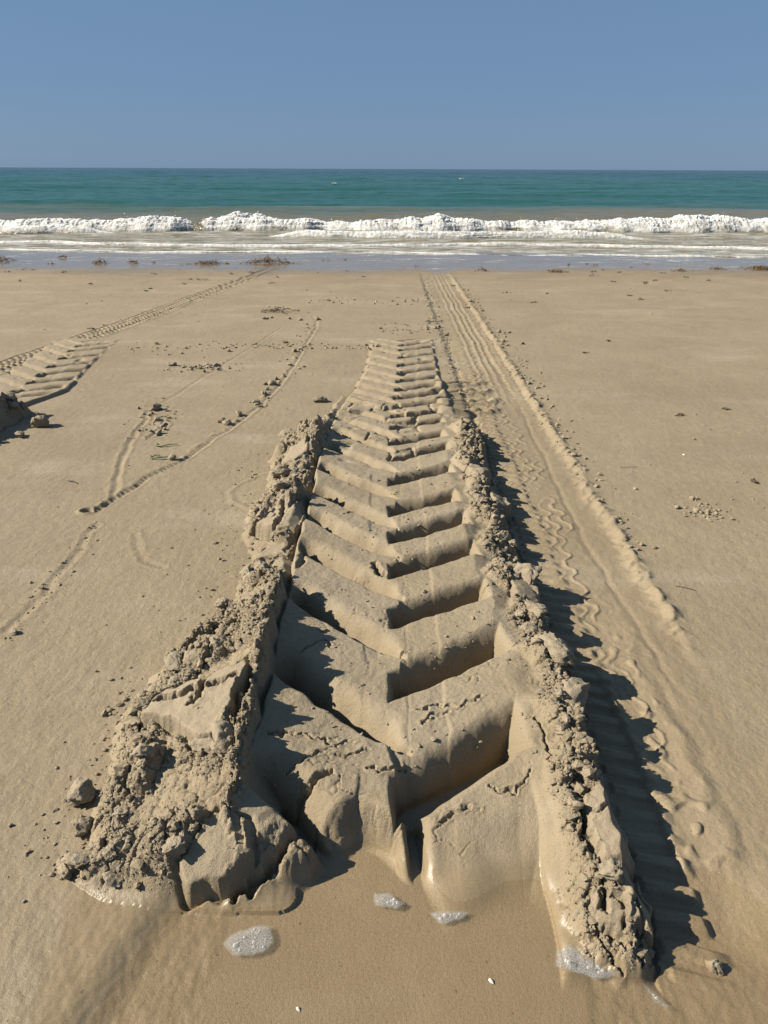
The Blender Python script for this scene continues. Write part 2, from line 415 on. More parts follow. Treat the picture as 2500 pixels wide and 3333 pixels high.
        xp2 = .420 - .034 * ss(1.3, 1.8, Y) + .014 * perlin(Y * 9, Y * 0, 99) + .008 * perlin(Y * 33, Y * 0, 100)
        xo2 = xp2 + .032 + .042 * ss(1.25, 1.7, Y) + .012 * perlin(Y * 31, Y * 0, 102) + .010 * perlin(Y * 12, Y * 0, 101)
        up = np.clip((X - xi2) / (xp2 - xi2), 0, 1)
        dn = np.clip((xo2 - X) / (xo2 - xp2), 0, 1)
        up = up ** (1 - .42 * ss(1.15, .85, Y))
        basein = inner
        b2 = np.where(X < xp2, basein * (1 - up) + h2 * up, h2 * dn - .012 * (1 - dn)) + Z * ss(xi2, xi2 + .06, X)
        b20 = b2.copy()
        crR = ss(.30, .70, up + .35 * perlin(X * 9, Y * 9, 103)) * (X < xo2 + .004) * ss(.012, .04, h2)
        crR = np.where(X < xp2, crR, ss(.1, .6, dn) * ss(.012, .04, h2))
        b2 = b2 + crR * (cb * .95 + .006)
        Zr = np.where((X > xi2) & (X < xo2) & (Y > .5) & (Y < 3.95), b2, -9)
        Zn = Zt
        isL = (Zl > Zt) & (h * prof > .002)
        Zn = np.where(isL, Zl, Zn)
        isR = (X > xi2) & (X < xo2) & (Y > .5) & (Y < 3.95) & (h2 > .003)
        wR = ss(.003, .022, h2); Zn = np.where(isR, Zr * wR + Zn * (1 - wR), Zn)
        cr = np.maximum(cr, np.where(isL, crL, 0)); cr = np.maximum(cr, np.where(isR, crR, 0)); cr = np.maximum(cr, crI * inside)
        base = 10 if ti == 0 else 20
        kk = ridge_index(X, Y, C0, RG, LG)
        rr = np.where((inside > .5) & (Y > .62), base, rr)
        rr = np.where((inside > .5) & (q > .30) & (envc > .3) & (Y > .66), (100 if ti == 0 else 200) + kk, rr)
        rr = np.where(isL, base + 1, rr)
        rr = np.where(isR, base + 2, rr)
        # ---- cracked slabs standing out of the berms
        if ti == 0:
            SM = np.where(isL, h0 * prof, np.where(isR, b20, Zn))
            for si, (poly, hz, sx, sy) in enumerate(SLABS):
                bx = [p[0] for p in poly]; by = [p[1] for p in poly]
                mb = (X > min(bx) - .02) & (X < max(bx) + .02) & (Y > min(by) - .02) & (Y < max(by) + .02)
                if not mb.any():
                    continue
                xs = xr[mb]; ys = yr[mb]
                sd = inpoly(xs + .010 * perlin(xs * 24, ys * 24, 110 + si) + .002 * perlin(xs * 90, ys * 90, 111), ys + .010 * perlin(xs * 24, ys * 24, 130 + si) + .002 * perlin(xs * 90, ys * 90, 131), poly)
                cxx, cyy = sum(bx) / len(bx), sum(by) / len(by)
                smz = SM[mb]; ww = .62 if si < 12 else 0; zs = ww * np.clip(smz, hz - .10, hz + .03) + (1 - ww) * (hz + sx * (xs - cxx) + sy * (ys - cyy)) + (.020 if si == 0 else .013 if si < 12 else 0) + .0035 * perlin(xs * 18, ys * 18, 150 + si) + .0015 * perlin(xs * 60, ys * 60, 151)
                zs = zs - (.008 if si < 12 else .022) * (1 - np.clip(sd / (.010 if si < 12 else .026), 0, 1)) ** 2
                zb = Zn[mb]
                edge = sd > 0
                tt = ss(-.001, .007, sd); zb2 = zb * (1 - tt) + np.maximum(zs, zb - (.02 if si < 12 else 0)) * tt - .014 * np.exp(-((sd + .003) / .005) ** 2)
                Zn[mb] = zb2
                cr[mb] = np.where(edge, np.where(sd < .006, .6, .05), cr[mb])
                dr[mb] = np.where(edge, .5, dr[mb])
                rr[mb] = np.where(edge, 60 + si, rr[mb])
            for dep, hw, pl in CRACKS:
                bx = [p[0] for p in pl]; by = [p[1] for p in pl]
                mb = (X > min(bx) - .03) & (X < max(bx) + .03) & (Y > min(by) - .03) & (Y < max(by) + .03)
                if not mb.any():
                    continue
                xs = xr[mb] + .010 * perlin(xr[mb] * 45, yr[mb] * 45, 170) + .004 * perlin(xr[mb] * 130, yr[mb] * 130, 171)
                ys = yr[mb] + .010 * perlin(xr[mb] * 45, yr[mb] * 45, 172) + .004 * perlin(xr[mb] * 130, yr[mb] * 130, 173)
                d, s, sg = polyd(xs, ys, pl)
                w = hw * (1.35 if dep >= .02 else .72) * (.45 + .75 * rnd(np.floor(s / .02).astype(np.int64), np.zeros(s.shape, np.int64), 9))
                Zn[mb] = Zn[mb] - dep * (1.4 if dep >= .02 else 1) * np.exp(-(d / w) ** 2) + .0022 * np.exp(-((d - 2.2 * hw) / (1.3 * hw)) ** 2)
        if ti == 0:
            for ax, ay, bx, by in ((.29, 3.99, .47, 4.07), (.27, 3.80, .50, 3.90), (.29, 3.64, .52, 3.71), (.33, 3.48, .50, 3.54)):
                d, t = segd(X, Y, ax, ay, bx, by)
                Zn = Zn - .030 * np.exp(-(d / .030) ** 4) + .016 * np.exp(-((d - .058) / .024) ** 2) * (Y < ay + (X - ax) * .4)
        # fine random cracks on ridge tops
        f1, f2, c_ = worley(X / .085 + .25 * perlin(X * 28, Y * 28, 180), Y / .085 + .25 * perlin(X * 28, Y * 28, 181), 33)
        ck = np.exp(-((f2 - f1) / .020) ** 2) * ss(.25, .5, perlin(X * 5, Y * 5, 182)) * ss(.9, 1, q) * inside * (Y < 3.2) * envc
        Zn = Zn - .004 * ck
        # pressed tops dry out first
        dr = np.maximum(dr, inside * ss(.75, 1, q) * (.35 + .35 * perlin(X * 5, Y * 5, 183)) * envc)
        dr = np.maximum(dr, .45 * cr)
        we = np.where((inside > .3) | isL | isR, we * (1 - .9 * ss(.012, .035, Zn)), we)
        we = np.maximum(we, inside * .8 * ss(.012, -.010, Zn) * (Y < 1.3))
        z[m] = Zn; crumb[m] = cr; wet[m] = we; dry[m] = dr; rid[m] = rr
    # ---- small tyre track on the far left
    m = (x < -.9) & (x > -4) & (y > 2.0) & (y < 10.6)
    if m.any():
        d, s, sg = polyd(x[m], y[m], FT)
        uu = d * sg
        fade = ss(10.3, 9.4, y[m])
        inn = ss(FTW + .02, FTW, d) * fade
        blk = ss(.3, .55, np.abs(((s / .055) % 1.0) - .5) * 2)
        rows = sum(np.exp(-((uu - c) / w) ** 2) for c, w in ((-.078, .020), (-.018, .014), (.02, .014), (.078, .022)))
        dz = -.010 * inn + .016 * rows * blk * inn + .006 * np.exp(-((np.abs(uu) - FTW - .012) / .012) ** 2) * fade
        tk = (d < FTW + .022) & (y[m] < 10.1) & ((rid[m] == 0))
        z[m] = z[m] + dz * (rid[m] == 0)
        rid[m] = np.where(tk, 6, rid[m])
    # ---- crawl trails of beach creatures
    m = (x < -.42) & (x > -1.6) & (y > 1.4) & (y < 6.4)
    if m.any():
        xs = x[m] + .010 * perlin(x[m] * 9, y[m] * 9, 190); ys = y[m] + .010 * perlin(x[m] * 9, y[m] * 9, 191)
        d, s, sg = polyd(xs, ys, TRAIL)
        w = .010 + .007 * ss(1.3, .2, s)
        sg = -sg
        lump = ss(.15, .6, perlin(s * 16 + 0 * d, d * 10, 192)) * (s < 3.4)
        dz = -(.006 + .007 * ss(1.0, .1, s)) * np.exp(-(d / w) ** 2) + .0028 * np.exp(-((d * sg - .022) / .006) ** 2) + .012 * lump * np.exp(-((d * sg + .014) / .014) ** 2)
        dz = dz + .0045 * ss(.3, .7, np.abs(((s / .024) % 1) - .5) * 2) * np.exp(-((d * sg + .004) / .010) ** 2)
        hole = np.hypot(xs - TRAIL[0][0], ys - TRAIL[0][1])
        dz = dz - .03 * np.exp(-(hole / .013) ** 2) + .006 * np.exp(-((hole - .028) / .010) ** 2)
        rid[m] = np.where((d < .042) & (rid[m] == 0), 7, rid[m])
        for pl, a, idn in ((TRAIL2, .004, 8), (TRAIL3, .0028, 9), (TRAIL4, .002, 0), (TRAIL2B, .0018, 0), (ZIG, .006, 0), (SWASH, -.0018, 0)):
            d, s, sg = polyd(xs, ys, pl)
            dz = dz - a * np.exp(-(d / .011) ** 2) + .45 * a * np.exp(-((d - .022) / .008) ** 2) * (1 + perlin(xs * 40, ys * 40, 193))
            if idn:
                rid[m] = np.where((d < .034) & (rid[m] == 0), idn, rid[m])
        z[m] = z[m] + dz
    wl2 = ss(-.02, -.006, z) * ss(.015, .0, z) * ss(1.02, .90, y + .05 * perlin(x * 7, y * 7, 210)) * ss(.45, .5, y) * ss(-.62, -.5, x) * ss(.62, .5, x)
    film = np.maximum(film, .52 * wl2); wet = np.maximum(wet, .8 * wl2)
    # ---- wetness towards the sea
    n = .35 * perlin(x * .8, y * .8, 200) + .25 * perlin(x * .35, y * 2.5, 201)
    film = np.maximum(film, ss(9.3, 10.0, y + n + .6 * np.exp(-((x - .72) / .22) ** 2)))
    wet = np.maximum(wet, ss(8.2, 9.7, y + n))
    return z, crumb, wet, film, dry, rid

def ground_z(x, y):
    return terrain(np.array([float(x)]), np.array([float(y)]))[0][0]

# ------------------------------------------------------------------ material helpers
def new_mat(name):
    m = bpy.data.materials.new(name)
    m.use_nodes = True
    n, l = m.node_tree.nodes, m.node_tree.links
    b = n['Principled BSDF']
    return m, n, l, b

def node(n, t, **kw):
    o = n.new(t)
    for k, v in kw.items():
        setattr(o, k, v)
    return o

def noise_tex(n, l, vec, scale, detail=3, rough=.55):
    t = n.new('ShaderNodeTexNoise')
    t.inputs['Scale'].default_value = scale
    t.inputs['Detail'].default_value = detail
    t.inputs['Roughness'].default_value = rough
    l.new(vec, t.inputs['Vector'])
    return t

def ramp(n, l, src, a, b):
    r = n.new('ShaderNodeMapRange')
    r.interpolation_type = 'SMOOTHSTEP'
    r.inputs['From Min'].default_value = a
    r.inputs['From Max'].default_value = b
    l.new(src, r.inputs['Value'])
    return r.outputs[0]

def mixc(n, l, fac, a, b, mode='MIX'):
    m = n.new('ShaderNodeMix'); m.data_type = 'RGBA'; m.blend_type = mode
    for inp, v in ((m.inputs['Factor'], fac), (m.inputs['A'], a), (m.inputs['B'], b)):
        if isinstance(v, (int, float)):
            inp.default_value = v
        elif isinstance(v, tuple):
            inp.default_value = (*v, 1)
        else:
            l.new(v, inp)
    return m.outputs['Result']

def mathn(n, l, op, a, b):
    m = n.new('ShaderNodeMath'); m.operation = op
    for i, v in enumerate((a, b)):
        if isinstance(v, (int, float)):
            m.inputs[i].default_value = v
        else:
            l.new(v, m.inputs[i])
    return m.outputs[0]

def sand_material():
    m, n, l, b = new_mat('beach_sand')
    pos = n.new('ShaderNodeNewGeometry').outputs['Position']
    def attr(a):
        t = n.new('ShaderNodeAttribute'); t.attribute_name = a
        return t.outputs['Fac']
    wet, film, dry, crumb = attr('wet'), attr('film'), attr('dry'), attr('crumb')
    big = ramp(n, l, noise_tex(n, l, pos, 2.3, 4).outputs['Fac'], .32, .68)
    mid = ramp(n, l, noise_tex(n, l, pos, 26, 4).outputs['Fac'], .35, .68)
    col = mixc(n, l, big, (.210, .164, .100), (.233, .184, .114))
    col = mixc(n, l, mathn(n, l, 'MULTIPLY', mid, .35), col, (.192, .146, .084))
    mpw = n.new('ShaderNodeMapping'); mpw.inputs['Scale'].default_value = (.55, 1.6, 1.0); l.new(pos, mpw.inputs['Vector'])
    wsp = ramp(n, l, noise_tex(n, l, mpw.outputs[0], 1.9, 5, .6).outputs['Fac'], .52, .72)
    col = mixc(n, l, mathn(n, l, 'MULTIPLY', wsp, .7), col, (.272, .224, .150))
    dmp = ramp(n, l, noise_tex(n, l, pos, .8, 4, .6).outputs['Fac'], .50, .70)
    col = mixc(n, l, mathn(n, l, 'MULTIPLY', dmp, .6), col, (.180, .135, .079))
    col = mixc(n, l, dry, col, (.254, .208, .141))
    # grains
    g1 = noise_tex(n, l, pos, 380, 3, .75).outputs['Fac']
    col = mixc(n, l, mathn(n, l, 'MULTIPLY', ramp(n, l, g1, .56, .70), .62), col, (0.076, 0.059, 0.038))
    col = mixc(n, l, mathn(n, l, 'MULTIPLY', ramp(n, l, g1, .45, .30), .6), col, (0.300, 0.254, 0.185))
    # darker specks of shell and weed grit, sparse
    g2 = noise_tex(n, l, pos, 95, 1, .4).outputs['Fac']
    col = mixc(n, l, mathn(n, l, 'MULTIPLY', ramp(n, l, g2, .755, .80), .6), col, (0.078, 0.058, 0.039))
    wcol = mixc(n, l, 1.0, col, (.86, .825, .77), 'MULTIPLY')
    col = mixc(n, l, wet, col, wcol)
    l.new(col, b.inputs['Base Color'])
    r = mathn(n, l, 'MULTIPLY_ADD', wet, -.42)
    r.node.inputs[2].default_value = .88
    r2 = n.new('ShaderNodeMix'); r2.data_type = 'FLOAT'
    l.new(film, r2.inputs['Factor']); l.new(r, r2.inputs['A']); r2.inputs['B'].default_value = .10
    l.new(r2.outputs['Result'], b.inputs['Roughness'])
    b.inputs['Specular IOR Level'].default_value = .32
    inv = mathn(n, l, 'SUBTRACT', 1.0, film)
    wi = mathn(n, l, 'MULTIPLY_ADD', wet, -.45); wi.node.inputs[2].default_value = 1.0
    bst = mathn(n, l, 'MULTIPLY', inv, wi)
    cst = mathn(n, l, 'MULTIPLY_ADD', crumb, .35); cst.node.inputs[2].default_value = .5
    bst = mathn(n, l, 'MULTIPLY', bst, cst)
    h1 = noise_tex(n, l, pos, 420, 3, .7).outputs['Fac']
    h2 = noise_tex(n, l, pos, 130, 3, .6).outputs['Fac']
    hh = mathn(n, l, 'ADD', mathn(n, l, 'MULTIPLY', h1, .9), mathn(n, l, 'MULTIPLY', h2, 1.0))
    bu = n.new('ShaderNodeBump')
    bu.inputs['Distance'].default_value = .006
    l.new(bst, bu.inputs['Strength']); l.new(hh, bu.inputs['Height'])
    l.new(bu.outputs[0], b.inputs['Normal'])
    return m

SAND = sand_material()

# ------------------------------------------------------------------ object helpers
def link(o, parent=None):
    COL.objects.link(o)
    if parent is not None:
        o.parent = parent
    return o

def empty(name, label, cat, loc=(0, 0, 0), group=None):
    o = bpy.data.objects.new(name, None)
    o.empty_display_size = .05
    o.location = loc
    o['label'] = label; o['category'] = cat
    if group: o['group'] = group
    return link(o)

def tag(o, label, cat, group=None):
    o['label'] = label; o['category'] = cat
    if group: o['group'] = group
    return o

def np_mesh(name, V, F, mat, attrs=None, normals=None, smooth=True):
    me = bpy.data.meshes.new(name)
    nv, nf, k = len(V), len(F), F.shape[1]
    me.vertices.add(nv); me.vertices.foreach_set('co', np.ascontiguousarray(V, np.float32).ravel())
    me.loops.add(nf * k); me.loops.foreach_set('vertex_index', np.ascontiguousarray(F, np.int32).ravel())
    me.polygons.add(nf)
    me.polygons.foreach_set('loop_start', np.arange(0, nf * k, k, dtype=np.int32))
    me.polygons.foreach_set('loop_total', np.full(nf, k, np.int32))
    me.update(calc_edges=True)
    me.polygons.foreach_set('use_smooth', np.full(nf, smooth, bool))
    if attrs:
        for a, v in attrs.items():
            at = me.attributes.new(a, 'FLOAT', 'POINT')
            at.data.foreach_set('value', np.ascontiguousarray(v, np.float32))
    if normals is not None:
        me.normals_split_custom_set_from_vertices(np.ascontiguousarray(normals, np.float32))
    if mat: me.materials.append(mat)
    me.validate()
    return me

def place(name, me, parent=None, loc=(0, 0, 0), rot=(0, 0, 0), scale=(1, 1, 1)):
    o = bpy.data.objects.new(name, me)
    o.location = loc; o.rotation_euler = rot; o.scale = scale
    return link(o, parent)

# ------------------------------------------------------------------ the beach: one surface, cut along its features
def row_positions():
    ys = [-60., -30., -14., -7., -3.5, -1.8, -.9, -.4, -.1, .1, .25, .36, .42]
    y = .46
    while y < 13.8:
        ys.append(y)
        step = np.interp(y, [.46, .6, 1.3, 2.0, 3.0, 4.5, 6, 8, 11, 14], [.0045, .0027, .0027, .0042, .0068, .0115, .020, .040, .07, .15])
        y += step
    ys += [14.2, 15, 17, 20, 26, 40, 70]
    return np.array(ys)

ROWS = row_positions()
NS = 810
S = np.linspace(-1, 1, NS)
outer = np.array([1.02, 1.06, 1.13, 1.25, 1.45, 1.8, 2.4, 3.5, 6, 12, 30, 80])
S = np.concatenate([-outer[::-1], S, outer])
WID = .45 + .62 * np.clip(ROWS, .4, 14)
GX = S[None, :] * WID[:, None]
GY = np.repeat(ROWS[:, None], len(S), 1)
nr, nc = GX.shape
res = terrain(GX.ravel(), GY.ravel())
GZ, GCR, GWE, GFI, GDR, GID = [a.reshape(nr, nc) for a in res]
P = np.stack([GX, GY, GZ], -1)
du = np.gradient(P, axis=1); dv = np.gradient(P, axis=0)
N = np.cross(du, dv); N /= np.linalg.norm(N, axis=-1, keepdims=True)
idx = np.arange(nr * nc).reshape(nr, nc)
quads = np.stack([idx[:-1, :-1], idx[:-1, 1:], idx[1:, 1:], idx[1:, :-1]], -1).reshape(-1, 4)
q4 = GID.ravel()[quads]
fid = np.sort(q4, 1)[:, 2]
PV, NV = P.reshape(-1, 3), N.reshape(-1, 3)
AT = dict(wet=GWE.ravel(), film=GFI.ravel(), dry=GDR.ravel(), crumb=GCR.ravel())
print('grid', nr, nc, 'terrain s', round(time.time() - T0, 1))

order = np.argsort(fid, kind='stable')
fs = fid[order]
starts = np.flatnonzero(np.r_[True, fs[1:] != fs[:-1]])
ends = np.r_[starts[1:], len(fs)]
PIECES = {int(fs[a]): order[a:b] for a, b in zip(starts, ends)}

def piece(pid, name, parent=None):
    f = quads[PIECES[pid]]
    u, inv = np.unique(f, return_inverse=True)
    F = inv.reshape(-1, 4)
    me = np_mesh(name, PV[u], F, SAND, {k: v[u] for k, v in AT.items()}, NV[u])
    return place(name, me, parent)

beach = piece(0, 'beach')
beach['kind'] = 'structure'

track = empty('tractor_tyre_track', 'deep chevron tractor tyre track with crumbling banks in the middle of the beach', 'tyre track')
track2 = empty('tractor_tyre_track', 'second tractor tyre track cut off by the left edge of the photo', 'tyre track')
car = empty('car_tyre_track', 'straight ribbed car tyre track along the right bank of the deep tractor track', 'tyre track')
small = empty('narrow_tyre_track', 'narrow lugged tyre track crossing the far left sand towards the sea', 'tyre track')
berms = {}
slab_parent = {}
for pid in sorted(PIECES):
    if pid == 0 or len(PIECES[pid]) < 6:
        continue
    if pid == 10: piece(pid, 'track_bed', track)
    elif pid == 11:
        berms['l'] = piece(pid, 'left_bank', track); berms['l'].name = 'bank'; berms['l']['label'] = 'tall crumbly left bank'
    elif pid == 12:
        berms['r'] = piece(pid, 'bank', track); berms['r']['label'] = 'narrow right bank with a sharp crest'
    elif 100 <= pid < 200: piece(pid, 'tread_ridge', track)
    elif pid == 20: piece(pid, 'track_bed', track2)
    elif pid in (21, 22): berms[pid] = piece(pid, 'bank', track2)
    elif 200 <= pid < 300: piece(pid, 'tread_ridge', track2)
    elif pid == 3: piece(pid, 'track_bed', car)
    elif pid == 4: piece(pid, 'zigzag_rib', car)
    elif pid == 5: piece(pid, 'outer_lip', car)
    elif pid >= 2000: piece(pid, 'tread_bar', car)
    elif pid == 6: piece(pid, 'track_bed', small)
    elif pid == 7: tag(piece(pid, 'crawl_trail'), 'long curving crawl trail with a burrow hole at its near end', 'animal trail')
    elif pid == 8: tag(piece(pid, 'crawl_trail'), 'short smooth crawl trail branching up beside the green grass blades', 'animal trail')
    elif pid == 9: tag(piece(pid, 'crawl_trail'), 'faint crawl trail below the burrow hole running down to the left', 'animal trail')
    elif 60 <= pid < 100: slab_parent[pid] = 1
for pid in sorted(slab_parent):
    sx = SLABS[pid - 60][0][0][0]
    piece(pid, 'sand_slab', track if pid >= 72 else berms['l'] if sx < 0 else berms['r'])
# any leftover slivers go back to the beach
left = [PIECES[p] for p in PIECES if p != 0 and len(PIECES[p]) < 6]
if left:
    PIECES[-1] = np.concatenate(left)
    piece(-1, 'sand_fragment', track)['kind'] = 'stuff'
print('split s', round(time.time() - T0, 1))

# ------------------------------------------------------------------ lumps and crumbs of sand
def ico(sub):
    import bmesh
    bm = bmesh.new(); bmesh.ops.create_icosphere(bm, subdivisions=sub, radius=1.0)
    V = np.array([v.co[:] for v in bm.verts]); F = np.array([[v.index for v in f.verts] for f in bm.faces])
    bm.free()
    return V, F

def lump_shape(sub, seed, rough=.35, block=.5):
    V, F = ico(sub)
    r = np.random.default_rng(seed)
    # cut by random planes for blocky faces, then roughen
    W = V.copy()
    for k in range(12):
        nrm = r.normal(size=3); nrm /= np.linalg.norm(nrm); off = r.uniform(.42, .80)
        d = W @ nrm
        over = d > off
        W[over] -= nrm[None, :] * ((d[over] - off) * block * 1.8)[:, None]
    n1 = perlin(V[:, 0] * 2.1 + 5 * seed, V[:, 1] * 2.1 + V[:, 2] * 1.7, seed) + perlin(V[:, 2] * 2.3, V[:, 0] * 2 - V[:, 1], seed + 3)
    n2 = perlin(V[:, 0] * 6 + V[:, 2] * 3, V[:, 1] * 6 - V[:, 2] * 3, seed + 5)
    n3 = perlin(V[:, 0] * 13 + V[:, 2] * 9, V[:, 1] * 13 - V[:, 2] * 9, seed + 7)
    n4 = perlin(V[:, 0] * 24 + V[:, 2] * 17, V[:, 1] * 24 - V[:, 2] * 17, seed + 9)
    W *= (1 + rough * (.45 * n1 + .42 * np.abs(n2) + .50 * np.abs(n3) + .40 * n4))[:, None]
    return W, F

def lump_mesh(name, sub, seed, rough=.35, dryv=.3):
    V, F = lump_shape(sub, seed, rough)
    nv = len(V)
    return np_mesh(name, V, F, SAND, dict(wet=np.zeros(nv), film=np.zeros(nv), dry=np.full(nv, dryv), crumb=np.full(nv, .3)))

def crumbs(name, pts, rad, parent, sub=1):
    """many small crumbs as one mesh"""
    pts = np.asarray(pts); rad = np.asarray(rad); n = len(pts)
    shapes = [lump_shape(sub, 40 + k, .55 if sub else .35) for k in range(8)]
    SV = np.stack([a for a, _ in shapes]); SF = shapes[0][1]; nv = SV.shape[1]
    W = SV[np.arange(n) % 8] * (rad[:, None] * rng.uniform((.7, .7, .6), (1.3, 1.3, 1.0), (n, 3)))[:, None, :]
    a = rng.uniform(0, 6.28, n); c, s_ = np.cos(a)[:, None], np.sin(a)[:, None]
    V = np.stack([W[..., 0] * c - W[..., 1] * s_, W[..., 0] * s_ + W[..., 1] * c, W[..., 2]], -1) + pts[:, None, :]
    F = (SF[None] + (np.arange(n) * nv)[:, None, None]).reshape(-1, 3)
    V = V.reshape(-1, 3); m = len(V)
    me = np_mesh(name, V, F, SAND, dict(wet=np.zeros(m), film=np.zeros(m), dry=np.repeat(rng.uniform(.2, .75, n), nv), crumb=np.full(m, .1)), None, False)
    o = place(name, me, parent)
    o['kind'] = 'stuff'
    return o

def scatter(x0, x1, y0, y1, n, thr=.3, ids=None):
    x = rng.uniform(x0, x1, n); y = rng.uniform(y0, y1, n)
    z, cr, we, fi, dr, rid = terrain(x, y)
    k = (cr > thr) & (rng.uniform(0, 1, n) < cr)
    if ids is not None:
        k &= np.isin(rid, ids)
    return np.stack([x[k], y[k], z[k]], 1)

def lognorm(n, mu, sg, lo, hi):
    return np.clip(mu * np.exp(rng.normal(size=n) * sg), lo, hi)

for key, (x0, x1, ids, n) in dict(l=(-.66, -.24, [11], 5200), r=(.28, .49, [12], 3400)).items():
    p = scatter(x0, x1, .6, 1.9, n, .3, ids)
    p2 = scatter(x0, x1, 1.9, 3.7, n // 2, .3, ids)
    r = lognorm(len(p), .0042, .5, .002, .014); r2 = lognorm(len(p2), .0060, .4, .003, .013)
    pts = np.concatenate([p, p2]); rad = np.concatenate([r, r2])
    pts[:, 2] += rad * .25
    crumbs('sand_crumbs', pts, rad, berms[key])
    p = scatter(x0, x1, .6, 2.2, n * 5, .12, ids); r = lognorm(len(p), .0021, .3, .0012, .004)
    crumbs('sand_grains', p, r, berms[key], 0)
p = scatter(-2.9, -1.6, 2.3, 3.8, 2500, .3, [21, 22]); r = lognorm(len(p), .009, .4, .005, .02)
if 22 in berms and len(p): crumbs('sand_crumbs', p, r, berms[22])

pt = []
xx_ = rng.uniform(-.22, .34, 1500); yy_ = rng.uniform(.98, 3.6, 1500)
zz_ = terrain(xx_, yy_)[0]; rr_ = lognorm(1500, .0026, .5, .0014, .010)
keep = perlin(xx_ * 6, yy_ * 6, 215) > .05
crumbs('sand_crumbs', np.stack([xx_, yy_, zz_ + rr_ * .3], 1)[keep], rr_[keep], track)
clods = [lump_mesh('clod', 4, 300 + k, .42, .9) for k in range(9)]
def put_clod(name, x, y, r, parent=None, k=None, zoff=.35, flat=.8):
    z = ground_z(x, y)
    return place(name, clods[random.randrange(9) if k is None else k], parent, (x, y, z + r * zoff),
                 (random.uniform(-.4, .4), random.uniform(-.4, .4), random.uniform(0, 6.28)), (r * random.uniform(.85, 1.2), r * random.uniform(.8, 1.1), r * flat * random.uniform(.85, 1.1)))
for key, ids, (x0, x1), n in (('l', [11], (-.62, -.30), 76), ('r', [12], (.36, .47), 34)):
    pl = scatter(x0, x1, .7, 1.75, 900, .5, ids)[:int(n * .6)]
    pf = scatter(x0, x1, 1.75, 3.5, 900, .4, ids)[:int(n * .4)]
    for q in np.concatenate([pl, pf]):
        put_clod('clod', q[0], q[1], float(lognorm(1, .017, .55, .008, .046)[0]), berms[key], zoff=.05)
for q in scatter(-2.6, -1.75, 2.5, 3.7, 900, .35, [22])[:26]:
    put_clod('clod', q[0], q[1], float(lognorm(1, .022, .35, .012, .04)[0]), berms[22], zoff=.15)

def lone(x, y, r, label, k, zoff=.45, group=None):
    return tag(put_clod('sand_clod', x, y, r, None, k, zoff), label, 'sand clod', group)
lone(-.612, .985, .034, 'largest round sand clod lying on flat sand left of the left bank', 0, .6)
lone(-.578, .905, .024, 'knobbly sand clod just below the largest round clod', 1)
lone(-.545, .825, .026, 'wet sand clod at the foot of the left bank near the pool', 2)
lone(-.575, .812, .018, 'small wet sand clod touching a larger one at the left pool edge', 3)
lone(-.655, 1.22, .009, 'pea sized sand clod on flat sand by the slab on the left bank', 4)
lone(.545, .665, .015, 'single round sand clod right of the right bank at the pool edge', 5)
lone(-1.017, 1.53, .013, 'lone sand clod near the left edge below the faint trail', 6)
lone(-.359, 3.64, .032, 'lone sand clod on flat sand left of the tractor track far end', 7)
lone(-1.70, 3.22, .042, 'lone sand clod on flat sand right of the second tractor track', 8)
lone(-1.73, 3.06, .026, 'sand clod at the foot of the second tractor track bank', 2)
lone(-.822, 3.285, .024, 'left one of twin sand clods beside the long crawl trail', 5)
lone(-.789, 3.265, .022, 'right one of twin sand clods beside the long crawl trail', 6)
lone(-.758, 3.39, .020, 'sand clod by the long crawl trail just beyond the twin clods', 0)
lone(-1.215, 3.49, .030, 'sand clod with a sharp shadow at the end of the short crawl trail', 1)
lone(-.936, 2.80, .020, 'sand clod touching the long crawl trail right of the grass blades', 3)
lone(-.668, 3.965, .030, 'largest sand clod along the far half of the long crawl trail', 7)
def loose(x, y, r, where):
    tag(put_clod('sand_clod', x, y, r, None, None, .4), 'small loose sand clod ' + where, 'sand clod', 'small loose sand clods ' + where)
# clusters: by the short trail, by the long trail, on the right, at the front left
for (cx, cy, sx, sy, n, r, where) in ((-1.25, 3.44, .05, .05, 5, .014, 'at the far end of the short crawl trail'), (-1.115, 3.20, .02, .08, 6, .014, 'in the row right of the short crawl trail'),
        (-.69, 3.78, .02, .10, 6, .018, 'on the left side of the long crawl trail, middle'), (-.63, 4.5, .025, .30, 6, .016, 'along the far third of the long crawl trail'), (-.80, 6.0, .12, .04, 8, .022, 'by the far tip of the long crawl trail'),
        (-1.20, 4.36, .13, .05, 8, .015, 'in the patch between the two crawl trails'), (1.20, 2.29, .03, .025, 7, .011, 'in the small heap on the open right sand'), (1.22, 2.40, .05, .02, 4, .009, 'just beyond the heap on the open right sand'),
        (-.60, .87, .03, .10, 6, .006, 'beside the foot of the left bank'), (-.67, 1.1, .05, .2, 4, .004, 'on the flat sand left of the big slab'), (.93, 5.4, .05, .6, 8, .016, 'along the outer lip of the car track'), (1.6, 3.0, .3, .4, 4, .007, 'far out on the right sand')):
    for i in range(n):
        loose(random.gauss(cx, sx), random.gauss(cy, sy), r * random.uniform(.5, 1.3), where)
